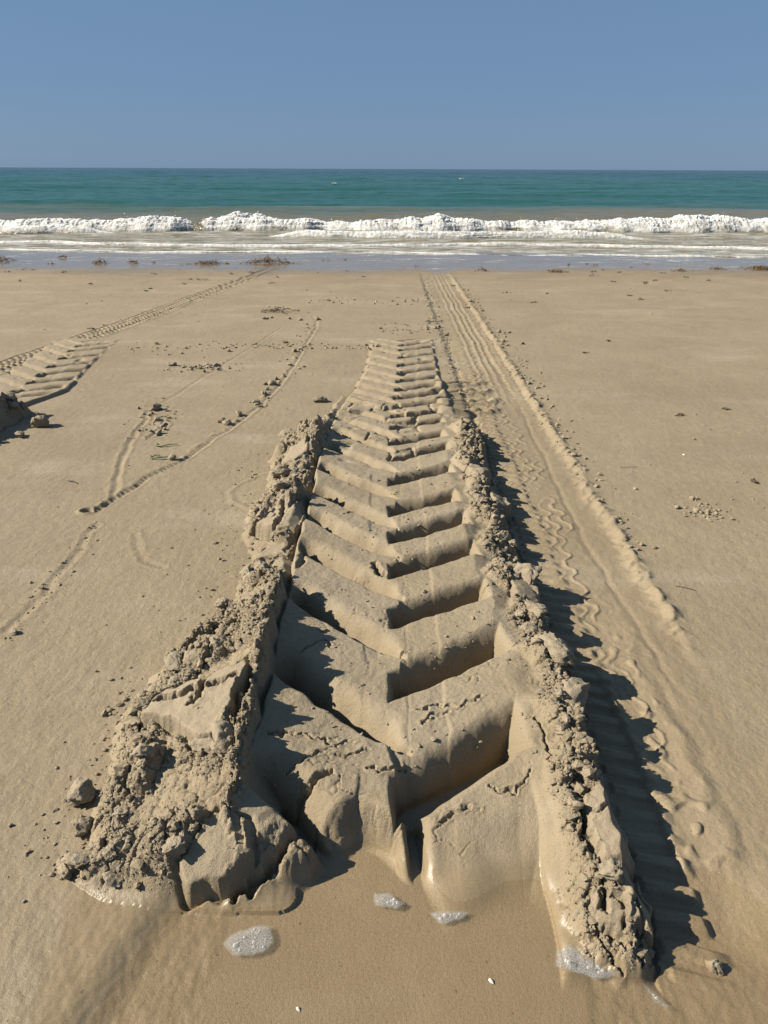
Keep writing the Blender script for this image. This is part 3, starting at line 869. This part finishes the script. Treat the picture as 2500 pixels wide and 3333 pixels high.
# crumbs thrown beside the car track, the trail and in lines across the beach: uncountable
pts = []; rad = []
def spray(fx, n, r0):
    for i in range(n):
        x, y = fx()
        rr = r0 * math.exp(random.gauss(0, .45)); pts.append((x, y, 0)); rad.append(rr)
spray(lambda: (random.gauss(.87, .035), random.uniform(2.0, 8.0)), 260, .007)
spray(lambda: (random.gauss(.44, .03), random.uniform(3.4, 8.0)), 150, .007)
spray(lambda: (random.uniform(-1.2, -.05), random.gauss(4.93 , .05)), 130, .007)
spray(lambda: (random.uniform(-1.9, -1.2), random.gauss(4.85, .10)), 40, .008)
spray(lambda: (random.uniform(-.8, .55), random.gauss(7.0, .12)), 90, .008)
spray(lambda: (random.uniform(-.05, .5), random.gauss(5.55, .12)), 80, .008)
spray(lambda: (random.gauss(-.64, .05), random.uniform(3.5, 5.8)), 45, .006)
spray(lambda: (random.gauss(-1.2, .12), random.gauss(4.36, .05)), 90, .007)
spray(lambda: (random.gauss(-1.19, .07), random.gauss(3.3, .14)), 60, .006)
spray(lambda: (random.gauss(1.2, .05), random.gauss(2.29, .04)), 60, .005)
spray(lambda: (random.gauss(1.55, .2), random.gauss(2.4, .3)), 60, .004)
spray(lambda: (random.gauss(-.60, .05), random.uniform(.8, 1.35)), 170, .003)
spray(lambda: (random.gauss(-.5, .10), random.uniform(1.5, 2.9)), 150, .0035)
spray(lambda: (random.gauss(-1.03, .03), random.uniform(1.5, 2.2)), 70, .0035)
spray(lambda: (random.uniform(-5, 5), random.uniform(5.5, 9.3)), 150, .005)
spray(lambda: (random.uniform(-1.7, 1.9), random.uniform(1.2, 5)), 90, .003)
pts = np.array(pts); rad = np.array(rad)
pts[:, 2] = terrain(pts[:, 0], pts[:, 1])[0] + rad * .3
loose_c = crumbs('sand_crumbs', pts, rad, None)
tag(loose_c, 'fine loose sand crumbs strewn over the beach', 'sand crumbs')
print('crumbs s', round(time.time() - T0, 1))

# ------------------------------------------------------------------ pool at the front
def pool_material():
    m, n, l, b = new_mat('pool_water')
    n.remove(b)
    out = n['Material Output']
    pos = n.new('ShaderNodeNewGeometry').outputs['Position']
    bu = n.new('ShaderNodeBump'); bu.inputs['Strength'].default_value = .12; bu.inputs['Distance'].default_value = .01
    l.new(noise_tex(n, l, pos, 16, 3).outputs['Fac'], bu.inputs['Height'])
    lw = n.new('ShaderNodeLayerWeight'); lw.inputs['Blend'].default_value = .5
    l.new(bu.outputs[0], lw.inputs['Normal'])
    fr5 = mathn(n, l, 'POWER', lw.outputs['Facing'], 5.0)
    frs = mathn(n, l, 'MULTIPLY_ADD', fr5, .95); frs.node.inputs[2].default_value = .022
    tr = n.new('ShaderNodeBsdfTransparent'); tr.inputs['Color'].default_value = (.975, .955, .915, 1)
    gl_ = n.new('ShaderNodeBsdfGlossy'); gl_.inputs['Roughness'].default_value = .05
    l.new(bu.outputs[0], gl_.inputs['Normal'])
    mx = n.new('ShaderNodeMixShader')
    l.new(frs, mx.inputs[0]); l.new(tr.outputs[0], mx.inputs[1]); l.new(gl_.outputs[0], mx.inputs[2])
    l.new(mx.outputs[0], out.inputs['Surface'])
    return m
xs = np.linspace(-.50, .95, 60); ys = np.linspace(.30, 1.02, 40)
XX, YY = np.meshgrid(xs, ys)
wz = -.0090 + 0 * XX
ii = np.arange(XX.size).reshape(XX.shape)
Fq = np.stack([ii[:-1, :-1], ii[:-1, 1:], ii[1:, 1:], ii[1:, :-1]], -1).reshape(-1, 4)
pool = place('shallow_water', np_mesh('shallow_water', np.stack([XX, YY, wz], -1).reshape(-1, 3), Fq, pool_material()))
pool['kind'] = 'structure'

# ------------------------------------------------------------------ sea foam patches
def foam_mat(name, scale, dens):
    m, n, l, b = new_mat(name)
    pos = n.new('ShaderNodeNewGeometry').outputs['Position']
    vo = n.new('ShaderNodeTexVoronoi'); vo.inputs['Scale'].default_value = scale
    l.new(pos, vo.inputs['Vector'])
    ve = n.new('ShaderNodeTexVoronoi'); ve.feature = 'DISTANCE_TO_EDGE'; ve.inputs['Scale'].default_value = scale
    l.new(pos, ve.inputs['Vector'])
    rim = ramp(n, l, ve.outputs['Distance'], .16, .03)
    col = mixc(n, l, rim, (0.264, 0.252, 0.228), (0.344, 0.336, 0.312))
    l.new(col, b.inputs['Base Color'])
    b.inputs['Roughness'].default_value = .25
    bu = n.new('ShaderNodeBump'); bu.inputs['Strength'].default_value = .25; bu.inputs['Distance'].default_value = .001
    bu.invert = True
    l.new(vo.outputs['Distance'], bu.inputs['Height'])
    tr = n.new('ShaderNodeBsdfTransparent')
    mx = n.new('ShaderNodeMixShader')
    f = mathn(n, l, 'MULTIPLY_ADD', rim, .22); f.node.inputs[2].default_value = dens
    ea = n.new('ShaderNodeAttribute'); ea.attribute_name = 'edge'
    f = mathn(n, l, 'MULTIPLY', f, ea.outputs['Fac'])
    l.new(f, mx.inputs[0]); l.new(tr.outputs[0], mx.inputs[1]); l.new(b.outputs[0], mx.inputs[2])
    l.new(mx.outputs[0], n['Material Output'].inputs['Surface'])
    return m
FOAM_P = foam_mat('foam_bubbles', 250, .42)
FOAM_T = foam_mat('foam_bubbles_thin', 200, .18)

def bubble_material():
    m, n, l, b = new_mat('bubble_film')
    tr = n.new('ShaderNodeBsdfTransparent')
    lw = n.new('ShaderNodeLayerWeight'); lw.inputs['Blend'].default_value = .35
    b.inputs['Base Color'].default_value = (.75, .74, .70, 1); b.inputs['Roughness'].default_value = .05
    mx = n.new('ShaderNodeMixShader')
    f = mathn(n, l, 'MULTIPLY_ADD', lw.outputs['Facing'], .7); f.node.inputs[2].default_value = .10
    l.new(f, mx.inputs[0]); l.new(tr.outputs[0], mx.inputs[1]); l.new(b.outputs[0], mx.inputs[2])
    l.new(mx.outputs[0], n['Material Output'].inputs['Surface'])
    return m
BUB = bubble_material()
def hemi():
    V, F = ico(3)
    k = V[:, 2] > -.2
    keep = k[F].all(1)
    F = F[keep]; u, inv = np.unique(F, return_inverse=True)
    return np_mesh('bubble', V[u], inv.reshape(-1, 3), BUB)
BUBBLE = hemi()

def foam_patch(poly, label, mat, nb, seed):
    bx = [p[0] for p in poly]; by = [p[1] for p in poly]
    cx, cy = sum(bx) / len(bx), sum(by) / len(by)
    xs = np.arange(min(bx) - .01, max(bx) + .01, .0016); ys = np.arange(min(by) - .01, max(by) + .01, .0016)
    X, Y = np.meshgrid(xs, ys)
    sd = inpoly(X + .003 * perlin(X * 45, Y * 45, seed), Y + .003 * perlin(X * 45, Y * 45, seed + 1), poly)
    f1, f2, c = worley(X / .004, Y / .004, seed)
    Z = np.clip(sd / .012, 0, 1) ** .6 * .0022 + .0003 * (1 - f1) * (sd > 0)
    gz = terrain(X.ravel(), Y.ravel())[0].reshape(X.shape)
    base = np.maximum(gz, -.0090)
    Z = Z + base + .0006
    ii = np.arange(X.size).reshape(X.shape)
    F = np.stack([ii[:-1, :-1], ii[:-1, 1:], ii[1:, 1:], ii[1:, :-1]], -1).reshape(-1, 4)
    F = F[(sd.ravel()[F] > 0).all(1)]
    u, inv = np.unique(F, return_inverse=True)
    V = np.stack([X, Y, Z], -1).reshape(-1, 3)[u]
    root = empty('foam_patch', label, 'sea foam', (cx, cy, float(base.mean())))
    V = V - np.array([cx, cy, float(base.mean())])
    place('foam_raft', np_mesh('foam_raft', V, inv.reshape(-1, 4), mat, dict(edge=ss(0, .007, sd.ravel()[u]))), root)
    rg = np.random.default_rng(seed)
    k = 0; nb = nb // 2
    while k < nb:
        px, py = rg.uniform(min(bx), max(bx)), rg.uniform(min(by), max(by))
        if inpoly(np.array([px]), np.array([py]), poly)[0] > .008:
            r = float(np.clip(.0019 * math.exp(rg.normal() * .4), .0012, .004))
            place('bubble', BUBBLE, root, (px - cx, py - cy, .0035), (0, 0, 0), (r, r, r * .8)); k += 1
    return root

foam_patch([(-.27, .693), (-.255, .712), (-.222, .728), (-.193, .73), (-.178, .697), (-.194, .678), (-.223, .671), (-.247, .673)], 'largest patch of bubbly sea foam, in the pool below the left bank', FOAM_P, 34, 501)
foam_patch([(-.019, .788), (.01, .787), (.044, .767), (.027, .752), (.005, .758), (-.017, .758)], 'small bubbly foam patch in the pool in front of the middle tread ridge', FOAM_P, 16, 502)
foam_patch([(.080, .752), (.12, .756), (.158, .753), (.135, .735), (.115, .727), (.094, .728)], 'small bubbly foam patch beside the smooth washed ridge at the pool', FOAM_P, 14, 503)
foam_patch([(.283, .678), (.287, .69), (.314, .692), (.34, .668), (.389, .646), (.342, .637), (.315, .648), (.28, .658)], 'bubbly foam patch lying against the near end of the right bank', FOAM_P, 22, 504)
foam_patch([(.411, .640), (.425, .63), (.45, .60), (.44, .595), (.42, .607)], 'faint thin foam patch nearest the bottom right corner', FOAM_T, 6, 505)

# ------------------------------------------------------------------ sea
SEA = -.082
def water_material():
    m, n, l, b = new_mat('sea_water')
    geo = n.new('ShaderNodeNewGeometry'); pos = geo.outputs['Position']
    sep = n.new('ShaderNodeSeparateXYZ'); l.new(pos, sep.inputs[0])
    mp = n.new('ShaderNodeMapping'); mp.inputs['Scale'].default_value = (.35, 1.0, 1.0); l.new(pos, mp.inputs['Vector'])
    st = mp.outputs[0]
    # sediment: brown in the surf, clearer and deeper offshore
    nz = noise_tex(n, l, st, .16, 3).outputs['Fac']
    nb = noise_tex(n, l, st, .035, 3).outputs['Fac']
    ly = mathn(n, l, 'LOGARITHM', sep.outputs['Y'], 10.0)
    lv = mathn(n, l, 'ADD', ly, mathn(n, l, 'MULTIPLY_ADD', nz, .34))
    lv.node.inputs[1].links[0].from_node.inputs[2].default_value = -.17
    lf = mathn(n, l, 'ADD', ly, mathn(n, l, 'MULTIPLY_ADD', nb, .5))
    lf.node.inputs[1].links[0].from_node.inputs[2].default_value = -.25
    col = mixc(n, l, ramp(n, l, lv, 1.31, 1.50), (0.120, 0.099, 0.048), (0.006, 0.059, 0.035))
    col = mixc(n, l, ramp(n, l, lf, 1.85, 2.6), col, (0.002, 0.024, 0.022))
    # foam rafts and lace left by the breakers
    mp2 = n.new('ShaderNodeMapping'); mp2.inputs['Scale'].default_value = (.55, 1.5, 1.0); l.new(pos, mp2.inputs['Vector'])
    w1 = noise_tex(n, l, mp2.outputs[0], 2.6, 6, .68).outputs['Fac']
    vo = n.new('ShaderNodeTexVoronoi'); vo.feature = 'DISTANCE_TO_EDGE'; vo.inputs['Scale'].default_value = 3.4
    wv = mixc(n, l, .35, mp2.outputs[0], noise_tex(n, l, mp2.outputs[0], 3, 3).outputs['Color'])
    l.new(wv, vo.inputs['Vector'])
    lace = ramp(n, l, vo.outputs['Distance'], .12, .02)
    band = n.new('ShaderNodeValToRGB')
    cr = band.color_ramp; cr.interpolation = 'EASE'
    r0 = n.new('ShaderNodeMapRange'); r0.inputs['From Min'].default_value = 10.0; r0.inputs['From Max'].default_value = 20.0
    l.new(sep.outputs['Y'], r0.inputs['Value']); l.new(r0.outputs[0], band.inputs[0])
    cr.elements[0].position = 0.0; cr.elements[0].color = (.75,) * 3 + (1,)
    cr.elements[1].position = 1.0; cr.elements[1].color = (0,) * 3 + (1,)
    for p, v in ((.12, .62), (.30, .50), (.46, .42), (.60, .55), (.70, .12)):
        e = cr.elements.new(p); e.color = (v, v, v, 1)
    w2 = mathn(n, l, 'ADD', ramp(n, l, w1, .44, .66), mathn(n, l, 'MULTIPLY', lace, .6))
    fo = mathn(n, l, 'MULTIPLY', w2, band.outputs[0])
    at = n.new('ShaderNodeAttribute'); at.attribute_name = 'foam'
    fo = mathn(n, l, 'ADD', fo, at.outputs['Fac'])
    cl = n.new('ShaderNodeClamp'); l.new(fo, cl.inputs[0]); fo = cl.outputs[0]
    col = mixc(n, l, fo, col, (0.464, 0.456, 0.432))
    l.new(col, b.inputs['Base Color'])
    rr = mathn(n, l, 'MULTIPLY_ADD', fo, .6); rr.node.inputs[2].default_value = .16
    l.new(rr, b.inputs['Roughness'])
    b.inputs['IOR'].default_value = 1.33
    b.inputs['Specular IOR Level'].default_value = .08
    bu = n.new('ShaderNodeBump'); bu.inputs['Strength'].default_value = .55; bu.inputs['Distance'].default_value = .25
    mp3 = n.new('ShaderNodeMapping'); mp3.inputs['Scale'].default_value = (.5, 1.0, 1.0); l.new(pos, mp3.inputs['Vector'])
    b1 = noise_tex(n, l, mp3.outputs[0], 1.6, 6, .62).outputs['Fac']
    l.new(b1, bu.inputs['Height']); l.new(bu.outputs[0], b.inputs['Normal'])
    return m
WATER = water_material()

ys = [10.6]
while ys[-1] < 9000:
    y = ys[-1]
    ys.append(y + max(.045, (y - 9) * .016) * (1 if y < 300 else 2.2))
ys = np.array(ys)
sx = np.linspace(-1, 1, 270)
sx = np.concatenate([-np.array([1.1, 1.4, 2, 4, 9])[::-1], sx, np.array([1.1, 1.4, 2, 4, 9])])
W = .9 + .68 * ys
X = sx[None, :] * W[:, None]; Y = np.repeat(ys[:, None], len(sx), 1)
sw = perlin(X * .05 + 3, Y * .22, 601) * .5 + perlin(X * .12, Y * .45, 602) * .35
amp = np.interp(Y, [10, 12, 15, 18, 26, 60, 300, 2000], [.0, .008, .02, .10, .20, .30, .5, .6])
chop = perlin(X * .7, Y * 1.5, 603) * .5 + perlin(X * 1.6, Y * 3.4, 604) * .3
Z = SEA + amp * sw * np.interp(Y, [10, 60, 300, 9000], [1, 1, 1, .8]) + np.interp(Y, [10, 13, 20, 60, 200, 1000], [.002, .012, .05, .09, .16, .2]) * chop
edge = 11.35 + .35 * perlin(X * .25, X * 0 + 5, 605) + .15 * perlin(X * .9, X * 0, 606)
Z = Z - .06 * ss(0, -.5, Y - edge)
foam = .9 * np.exp(-((Y - edge - .05) / .06) ** 2)
foam = foam + .6 * ss(.62, .78, perlin(X * .25, Y * .6, 607) + .3 * perlin(X * 1.5, Y * 3, 608)) * ss(30, 60, Y) * ss(400, 200, Y) * 0
ii = np.arange(X.size).reshape(X.shape)
F = np.stack([ii[:-1, :-1], ii[:-1, 1:], ii[1:, 1:], ii[1:, :-1]], -1).reshape(-1, 4)
sea = place('sea', np_mesh('sea', np.stack([X, Y, Z], -1).reshape(-1, 3), F, WATER, dict(foam=foam.ravel())))
sea['kind'] = 'structure'

def surf_material():
    m, n, l, b = new_mat('surf_foam')
    pos = n.new('ShaderNodeNewGeometry').outputs['Position']
    at = n.new('ShaderNodeAttribute'); at.attribute_name = 'foam'
    nz = noise_tex(n, l, pos, 5, 5, .65).outputs['Fac']
    t = mathn(n, l, 'ADD', at.outputs['Fac'], mathn(n, l, 'MULTIPLY_ADD', nz, 1.1)); t.node.inputs[1].links[0].from_node.inputs[2].default_value = -.55
    f = ramp(n, l, t, .30, .62)
    wh = mixc(n, l, ramp(n, l, noise_tex(n, l, pos, 9, 4, .6).outputs['Fac'], .35, .62), (0.352, 0.336, 0.288), (0.512, 0.504, 0.472))
    col = mixc(n, l, f, (0.128, 0.109, 0.062), wh)
    l.new(col, b.inputs['Base Color'])
    l.new(mathn(n, l, 'MULTIPLY', f, .9), b.inputs['Subsurface Weight'])
    b.inputs['Subsurface Radius'].default_value = (1, 1, 1); b.inputs['Subsurface Scale'].default_value = .10
    r = mathn(n, l, 'MULTIPLY_ADD', f, .65); r.node.inputs[2].default_value = .15
    l.new(r, b.inputs['Roughness'])
    bu = n.new('ShaderNodeBump'); bu.inputs['Strength'].default_value = .7; bu.inputs['Distance'].default_value = .06
    l.new(noise_tex(n, l, pos, 16, 5, .7).outputs['Fac'], bu.inputs['Height']); l.new(bu.outputs[0], b.inputs['Normal'])
    return m
SURF = surf_material()

def breaker(x0, x1, yc, hfun, back, front, label, foamfun, nx, nt, rough, seed, spray=0):
    spray = spray // 8
    """a rolling bank of surf: cross-section swept along x, torn up by noise"""
    root = empty('breaking_wave', label, 'wave', ((x0 + x1) / 2, yc, SEA))
    x = np.linspace(x0, x1, nx)[:, None]; a = np.linspace(0, math.pi, nt)[None, :]
    taper = ss(0, 1, np.minimum(x - x0, x1 - x) / .9)
    h = hfun(x) * taper + .01
    ycx = yc + .5 * perlin(x * .22, x * 0, seed) * 1.0 + .12 * perlin(x * 1.1, x * 0, seed + 1)
    c = np.cos(a)
    hs = np.clip(h / .3, .25, 1.3)
    Yc = ycx + np.where(c > 0, c * back, c * front * (1 - .25 * np.sin(a))) * hs
    Zc = h * np.sin(a) ** .75
    Xc = x + 0 * a
    fo = foamfun(x, a)
    L = a * .32
    n1 = perlin(x * 3.0, L * 9, seed + 2); n2 = perlin(x * 8, L * 22, seed + 3); n3 = perlin(x * 20, L * 55, seed + 4); n4 = perlin(x * 42, L * 110, seed + 5)
    n5 = perlin(x * 9, L * 3.0 + .6 * n1, seed + 6); n6 = perlin(x * 26, L * 7, seed + 7)
    d = rough * hs * (.55 * n1 + .55 * (.5 - np.abs(n5)) + .40 * (.5 - np.abs(n6)) + .28 * (.5 - np.abs(n3)) + .20 * n4) * np.clip(fo, .08, 1) * np.sin(a) ** .5
    Zc = Zc + d * np.sin(a).clip(.25, 1) ; Yc = Yc + d * c
    Xc = Xc + .5 * rough * hs * n2 * np.clip(fo, 0, 1)
    V = np.stack([Xc - (x0 + x1) / 2, Yc - yc, Zc - .02], -1).reshape(-1, 3)
    ii = np.arange(nx * nt).reshape(nx, nt)
    F = np.stack([ii[:-1, :-1], ii[:-1, 1:], ii[1:, 1:], ii[1:, :-1]], -1).reshape(-1, 4)[:, ::-1]
    place('foam_crest', np_mesh('foam_crest', V, F, SURF, dict(foam=(fo + 0 * a).ravel())), root)
    if spray:
        Vs, Fs = ico(1)
        VV, FF = [], []
        rg = np.random.default_rng(seed)
        sel = np.flatnonzero(fo[:, nt // 2] > .6)
        for k in range(spray):
            i = rg.choice(sel); j = rg.integers(int(nt * .38), int(nt * .62))
            r = float(np.clip(.006 * math.exp(rg.normal() * .5), .003, .014))
            p = V[i * nt + j] + np.array([rg.normal() * .04, rg.normal() * .06, abs(rg.normal()) * .045 + .01])
            VV.append(Vs * r * np.array([1, 1, rg.uniform(.7, 1.8)]) + p); FF.append(Fs + k * len(Vs))
        V = np.concatenate(VV)
        o = place('spray', np_mesh('spray', V, np.concatenate(FF), SURF, dict(foam=np.full(len(V), 1.))), root)
        o['kind'] = 'stuff'
    return root

def gauss(x, c, w): return np.exp(-((x - c) / w) ** 2)
# main line of surf, broken by a glassy gap left of the middle
breaker(-14, -3.75, 16.55, lambda x: .185 + .075 * perlin(x * .5, x * 0, 620) + .04 * perlin(x * 2.2, x * 0, 621), .75, .75,
        'long white breaking wave left of the glassy gap in the surf', lambda x, a: 1.0 - .95 * gauss(x, -9.2, 1.3) * (a < 1.9) - .5 * ss(1.35, .9, a) - .42 * ss(2.1, 2.9, a) + .3 * perlin(x * 1.7, a * 1.2, 670), 720, 60, .12, 630, 260)
breaker(-5.1, 14, 16.75, lambda x: .185 + .075 * perlin(x * .45 + 9, x * 0, 622) + .045 * perlin(x * 2.0, x * 0, 623) + .11 * gauss(x, 7.3, .9), .75, .75,
        'long white breaking wave right of the glassy gap in the surf, highest at right', lambda x, a: 1.0 - .95 * ss(-3.9, -4.3, x) - .5 * ss(1.35, .9, a) - .42 * ss(2.1, 2.9, a) + .3 * perlin(x * 1.7, a * 1.2, 671), 1320, 60, .12, 640, 520)
breaker(-4.5, -2.2, 17.7, lambda x: .26 + .05 * perlin(x * .9, x * 0, 624), .7, .5,
        'short foamy crest rising behind the left part of the surf', lambda x, a: .55 + .5 * perlin(x * 1.6, a * 1.5, 625) - .6 * ss(1.3, .8, a), 170, 40, .12, 645, 20)
breaker(-12.5, -5.6, 15.5, lambda x: .13 + .03 * perlin(x * .8, x * 0, 626), .5, .5,
        'low foamy wave in front of the surf at the far left', lambda x, a: .62 + .5 * perlin(x * .8, a * .8, 627) - .5 * ss(1.4, .8, a), 420, 36, .09, 650, 0)
breaker(-2.4, 5.3, 14.75, lambda x: .115 + .03 * perlin(x * .7, x * 0, 628), .5, .42,
        'low second wave in front of the surf, right of the middle', lambda x, a: .85 + .3 * perlin(x * 1.2, a, 629) - .6 * ss(1.3, .8, a), 560, 36, .09, 655, 0)
breaker(-9.5, 9.5, 13.0, lambda x: .045 + .012 * perlin(x * .7, x * 0, 631), .35, .35,
        'thin white foam line of the last little wave before the sand', lambda x, a: .68 + .4 * perlin(x * .9, a, 632) - .2 * ss(1.0, .6, a), 800, 26, .07, 660, 0)
breaker(-9, 3.4, 11.95, lambda x: .022 + .008 * perlin(x * .7, x * 0, 633), .30, .30,
        'flat foamy swash edge along the wet sand, left part', lambda x, a: .58 + .5 * perlin(x * .8, a, 634), 600, 22, .05, 665, 0)
breaker(2.8, 9, 11.6, lambda x: .024 + .008 * perlin(x * .7, x * 0, 635), .30, .30,
        'flat foamy swash edge along the wet sand, right part', lambda x, a: .58 + .5 * perlin(x * .8, a, 636), 300, 22, .05, 668, 0)
# small whitecaps far out
for (x, y, w, lab) in ((9.5, 95, .3, 'tiny distant whitecap nearer the horizon, right'), (-4.2, 62, .2, 'tiny distant whitecap out on the green water')):
    z0 = SEA + .16
    V, F = lump_shape(3, int(y), .5)
    o = place('whitecap', np_mesh('whitecap', V, F, SURF, dict(foam=np.full(len(V), 1.))), None, (x, y, z0), (0, 0, 0), (w, .2, .05))
    tag(o, lab, 'whitecap')

# ------------------------------------------------------------------ seaweed, blades, specks, shells
def plain(name, c1, c2, rough=.7):
    m, n, l, b = new_mat(name)
    pos = n.new('ShaderNodeNewGeometry').outputs['Position']
    l.new(mixc(n, l, ramp(n, l, noise_tex(n, l, pos, 60, 3).outputs['Fac'], .35, .65), c1, c2), b.inputs['Base Color'])
    b.inputs['Roughness'].default_value = rough
    return m
WEED = plain('seaweed', (.085, .045, .016), (.17, .10, .035), .55)
GREEN = plain('green_blade', (.055, .075, .02), (.11, .12, .04), .5)
DARK = plain('dark_debris', (.05, .035, .02), (.10, .07, .04), .8)
SHELL = plain('shell', (.72, .68, .60), (.82, .79, .72), .4)

def ribbon(p0, ang, length, w, curl, lift, rg, seg=7):
    V, F = [], []
    p = np.array(p0, float); a = ang; zc = lift
    for i in range(seg + 1):
        t = i / seg
        ww = w * (1 - .75 * t ** 2) * (.6 + .4 * min(1, t * 4))
        nx_, ny_ = -math.sin(a), math.cos(a)
        zz = p[2] + lift * math.sin(math.pi * t) * (.6 + .4 * rg.random())
        V += [(p[0] + nx_ * ww, p[1] + ny_ * ww, zz), (p[0] - nx_ * ww, p[1] - ny_ * ww, zz + w * .5), (p[0], p[1], zz + w * .9)]
        p[0] += math.cos(a) * length / seg; p[1] += math.sin(a) * length / seg
        a += curl / seg + rg.normal() * .12
    for i in range(seg):
        b = i * 3
        F += [(b, b + 3, b + 5, b + 2), (b + 2, b + 5, b + 4, b + 1), (b + 1, b + 4, b + 3, b)]
    return V, F

def weed_clump(x, y, L, Wd, H, n, label, seed, mat=WEED, group=None):
    rg = np.random.default_rng(seed)
    z = ground_z(x, y)
    VV, FF = [], []; off = 0
    for i in range(n):
        px, py = rg.normal() * L * .38, rg.normal() * Wd * .4
        fall = math.exp(-(px / L) ** 2 * 2)
        V, F = ribbon((px, py, abs(rg.normal()) * H * .35 * fall), rg.uniform(0, 6.28), rg.uniform(.25, .6) * max(Wd, .05), .004 + .004 * rg.random(), rg.normal() * 2, H * .5 * fall * rg.random() + .003, rg)
        VV += V; FF += [tuple(k + off for k in f) for f in F]; off += len(V)
    o = place('seaweed_clump' if mat is WEED else 'weed_fragment', np_mesh('seaweed_clump', np.array(VV), np.array(FF), mat), None, (x, y, z))
    return tag(o, label, 'seaweed', group)
weed_clump(-1.67, 10.30, .42, .16, .09, 170, 'largest brown seaweed clump at the end of the narrow tyre track', 701)
weed_clump(-2.50, 10.20, .32, .14, .05, 110, 'flat brown seaweed clump left of the largest one on the wet sand', 702)
weed_clump(-5.62, 10.5, .22, .16, .08, 80, 'brown seaweed clump cut by the left edge on the wet sand', 703)
weed_clump(5.12, 9.85, .24, .12, .05, 150, 'brown seaweed clump at the right edge by the waterline', 704)
weed_clump(2.24, 9.42, .16, .08, .05, 60, 'small brown seaweed tuft right of the car track end', 705)
weed_clump(3.92, 9.55, .14, .07, .03, 40, 'thin seaweed scrap on the right wet sand', 706)
weed_clump(4.50, 9.78, .18, .08, .03, 40, 'thin seaweed scrap left of the right edge clump', 707)
weed_clump(-4.9, 11.0, .10, .08, .05, 30, 'seaweed tuft standing in the swash at far left', 708)
weed_clump(-4.03, 10.2, .14, .08, .06, 50, 'seaweed tuft on the wet sand at left, nearest the left clump', 709)
weed_clump(-3.58, 10.25, .12, .08, .04, 40, 'small seaweed tuft between the left tuft and the flat clump', 710)
weed_clump(1.28, 9.5, .09, .06, .05, 30, 'tiny dark weed tuft beside the washed end of the car track', 711)
weed_clump(-.95, 6.33, .22, .10, .05, 40, 'scrap of weed and sand at the top of the long crawl trail', 712, DARK)
rg = np.random.default_rng(77)
for i in range(60):
    if i < 40: x, y = rg.uniform(-5.5, 5.2), rg.uniform(8.2, 10.8)
    elif i < 54: x, y = rg.uniform(-3.5, 4), rg.uniform(5, 8.2)
    else: x, y = rg.uniform(-1.4, 1.9), rg.uniform(2.2, 5)
    s = (.055 if i < 40 else .03 if i < 54 else .012) * rg.uniform(.6, 1.6)
    zone = 'near the waterline' if i < 40 else 'on the far open sand' if i < 54 else 'on the nearer open sand'
    weed_clump(x, y, s, s * .5, s * .3, 7, 'tiny dark fragment of weed ' + zone, 800 + i, DARK, 'tiny weed fragments ' + zone)

def blade(pts, w, label):
    V, F = [], []
    n = len(pts)
    for i, (x, y, dz) in enumerate(pts):
        a = pts[min(i + 1, n - 1)]; b_ = pts[max(i - 1, 0)]
        t = math.atan2(a[1] - b_[1], a[0] - b_[0]); nx_, ny_ = -math.sin(t), math.cos(t)
        ww = w * (.35 + .65 * math.sin(math.pi * (i + .6) / (n + .2)))
        z = ground_z(x, y) + dz
        V += [(x + nx_ * ww, y + ny_ * ww, z), (x - nx_ * ww, y - ny_ * ww, z), (x, y, z + ww * .8)]
    for i in range(n - 1):
        b = i * 3
        F += [(b, b + 3, b + 5, b + 2), (b + 2, b + 5, b + 4, b + 1), (b + 1, b + 4, b + 3, b)]
    return V, F
def blades(parts, w, label, mat):
    VV, FF, off = [], [], 0
    c = parts[0][0]
    for p in parts:
        V, F = blade(p, w, label)
        VV += V; FF += [tuple(k + off for k in f) for f in F]; off += len(V)
    z0 = ground_z(c[0], c[1])
    V = np.array(VV) - np.array([c[0], c[1], z0])
    tag(place('grass_blade', np_mesh('grass_blade', V, np.array(FF), mat), None, (c[0], c[1], z0)), label, 'grass blade')
blades([[(-1.06, 2.96, .004), (-1.03, 2.95, .004), (-1.00, 2.965, .008), (-.96, 2.975, .006)], [(-1.06, 2.99, .004), (-1.055, 2.965, .004), (-1.03, 2.95, .006)]], .0045, 'upper of two forked green grass blades on the left sand', GREEN)
blades([[(-1.045, 2.84, .004), (-1.03, 2.80, .004), (-.99, 2.80, .008), (-.93, 2.83, .006)], [(-1.035, 2.80, .004), (-1.02, 2.83, .008), (-1.0, 2.835, .006)]], .0045, 'lower of two forked green grass blades on the left sand', GREEN)
blades([[(.90, 1.785, .003), (.93, 1.775, .004), (.955, 1.76, .003)]], .0016, 'thin dark stalk lying on sand right of the car track lip', DARK)
blades([[(1.02, 2.72, .003), (1.09, 2.725, .004)]], .0016, 'thin dark straw right of the middle of the car track', DARK)
blades([[(-1.30, 2.56, .003), (-1.27, 2.55, .005), (-1.25, 2.535, .003)]], .004, 'short dark twig on the left sand beyond the burrow hole', DARK)

V, F = lump_shape(3, 91, .15)
SH = np_mesh('shell_bit', V, F, SHELL)
for (x, y, s, lab) in ((.175, .642, .0045, 'white shell bit on the pool bottom, right of the middle'), (-.13, .60, .0035, 'tiny white shell bit near the bottom edge left of the middle'), (1.35, 2.87, .006, 'tiny white shell bit on the open sand at right')):
    tag(place('shell_bit', SH, None, (x, y, ground_z(x, y) + s * .5), (.2, .1, .8), (s * .7, s * 1.3, s * .5)), lab, 'shell')
print('done s', round(time.time() - T0, 1))
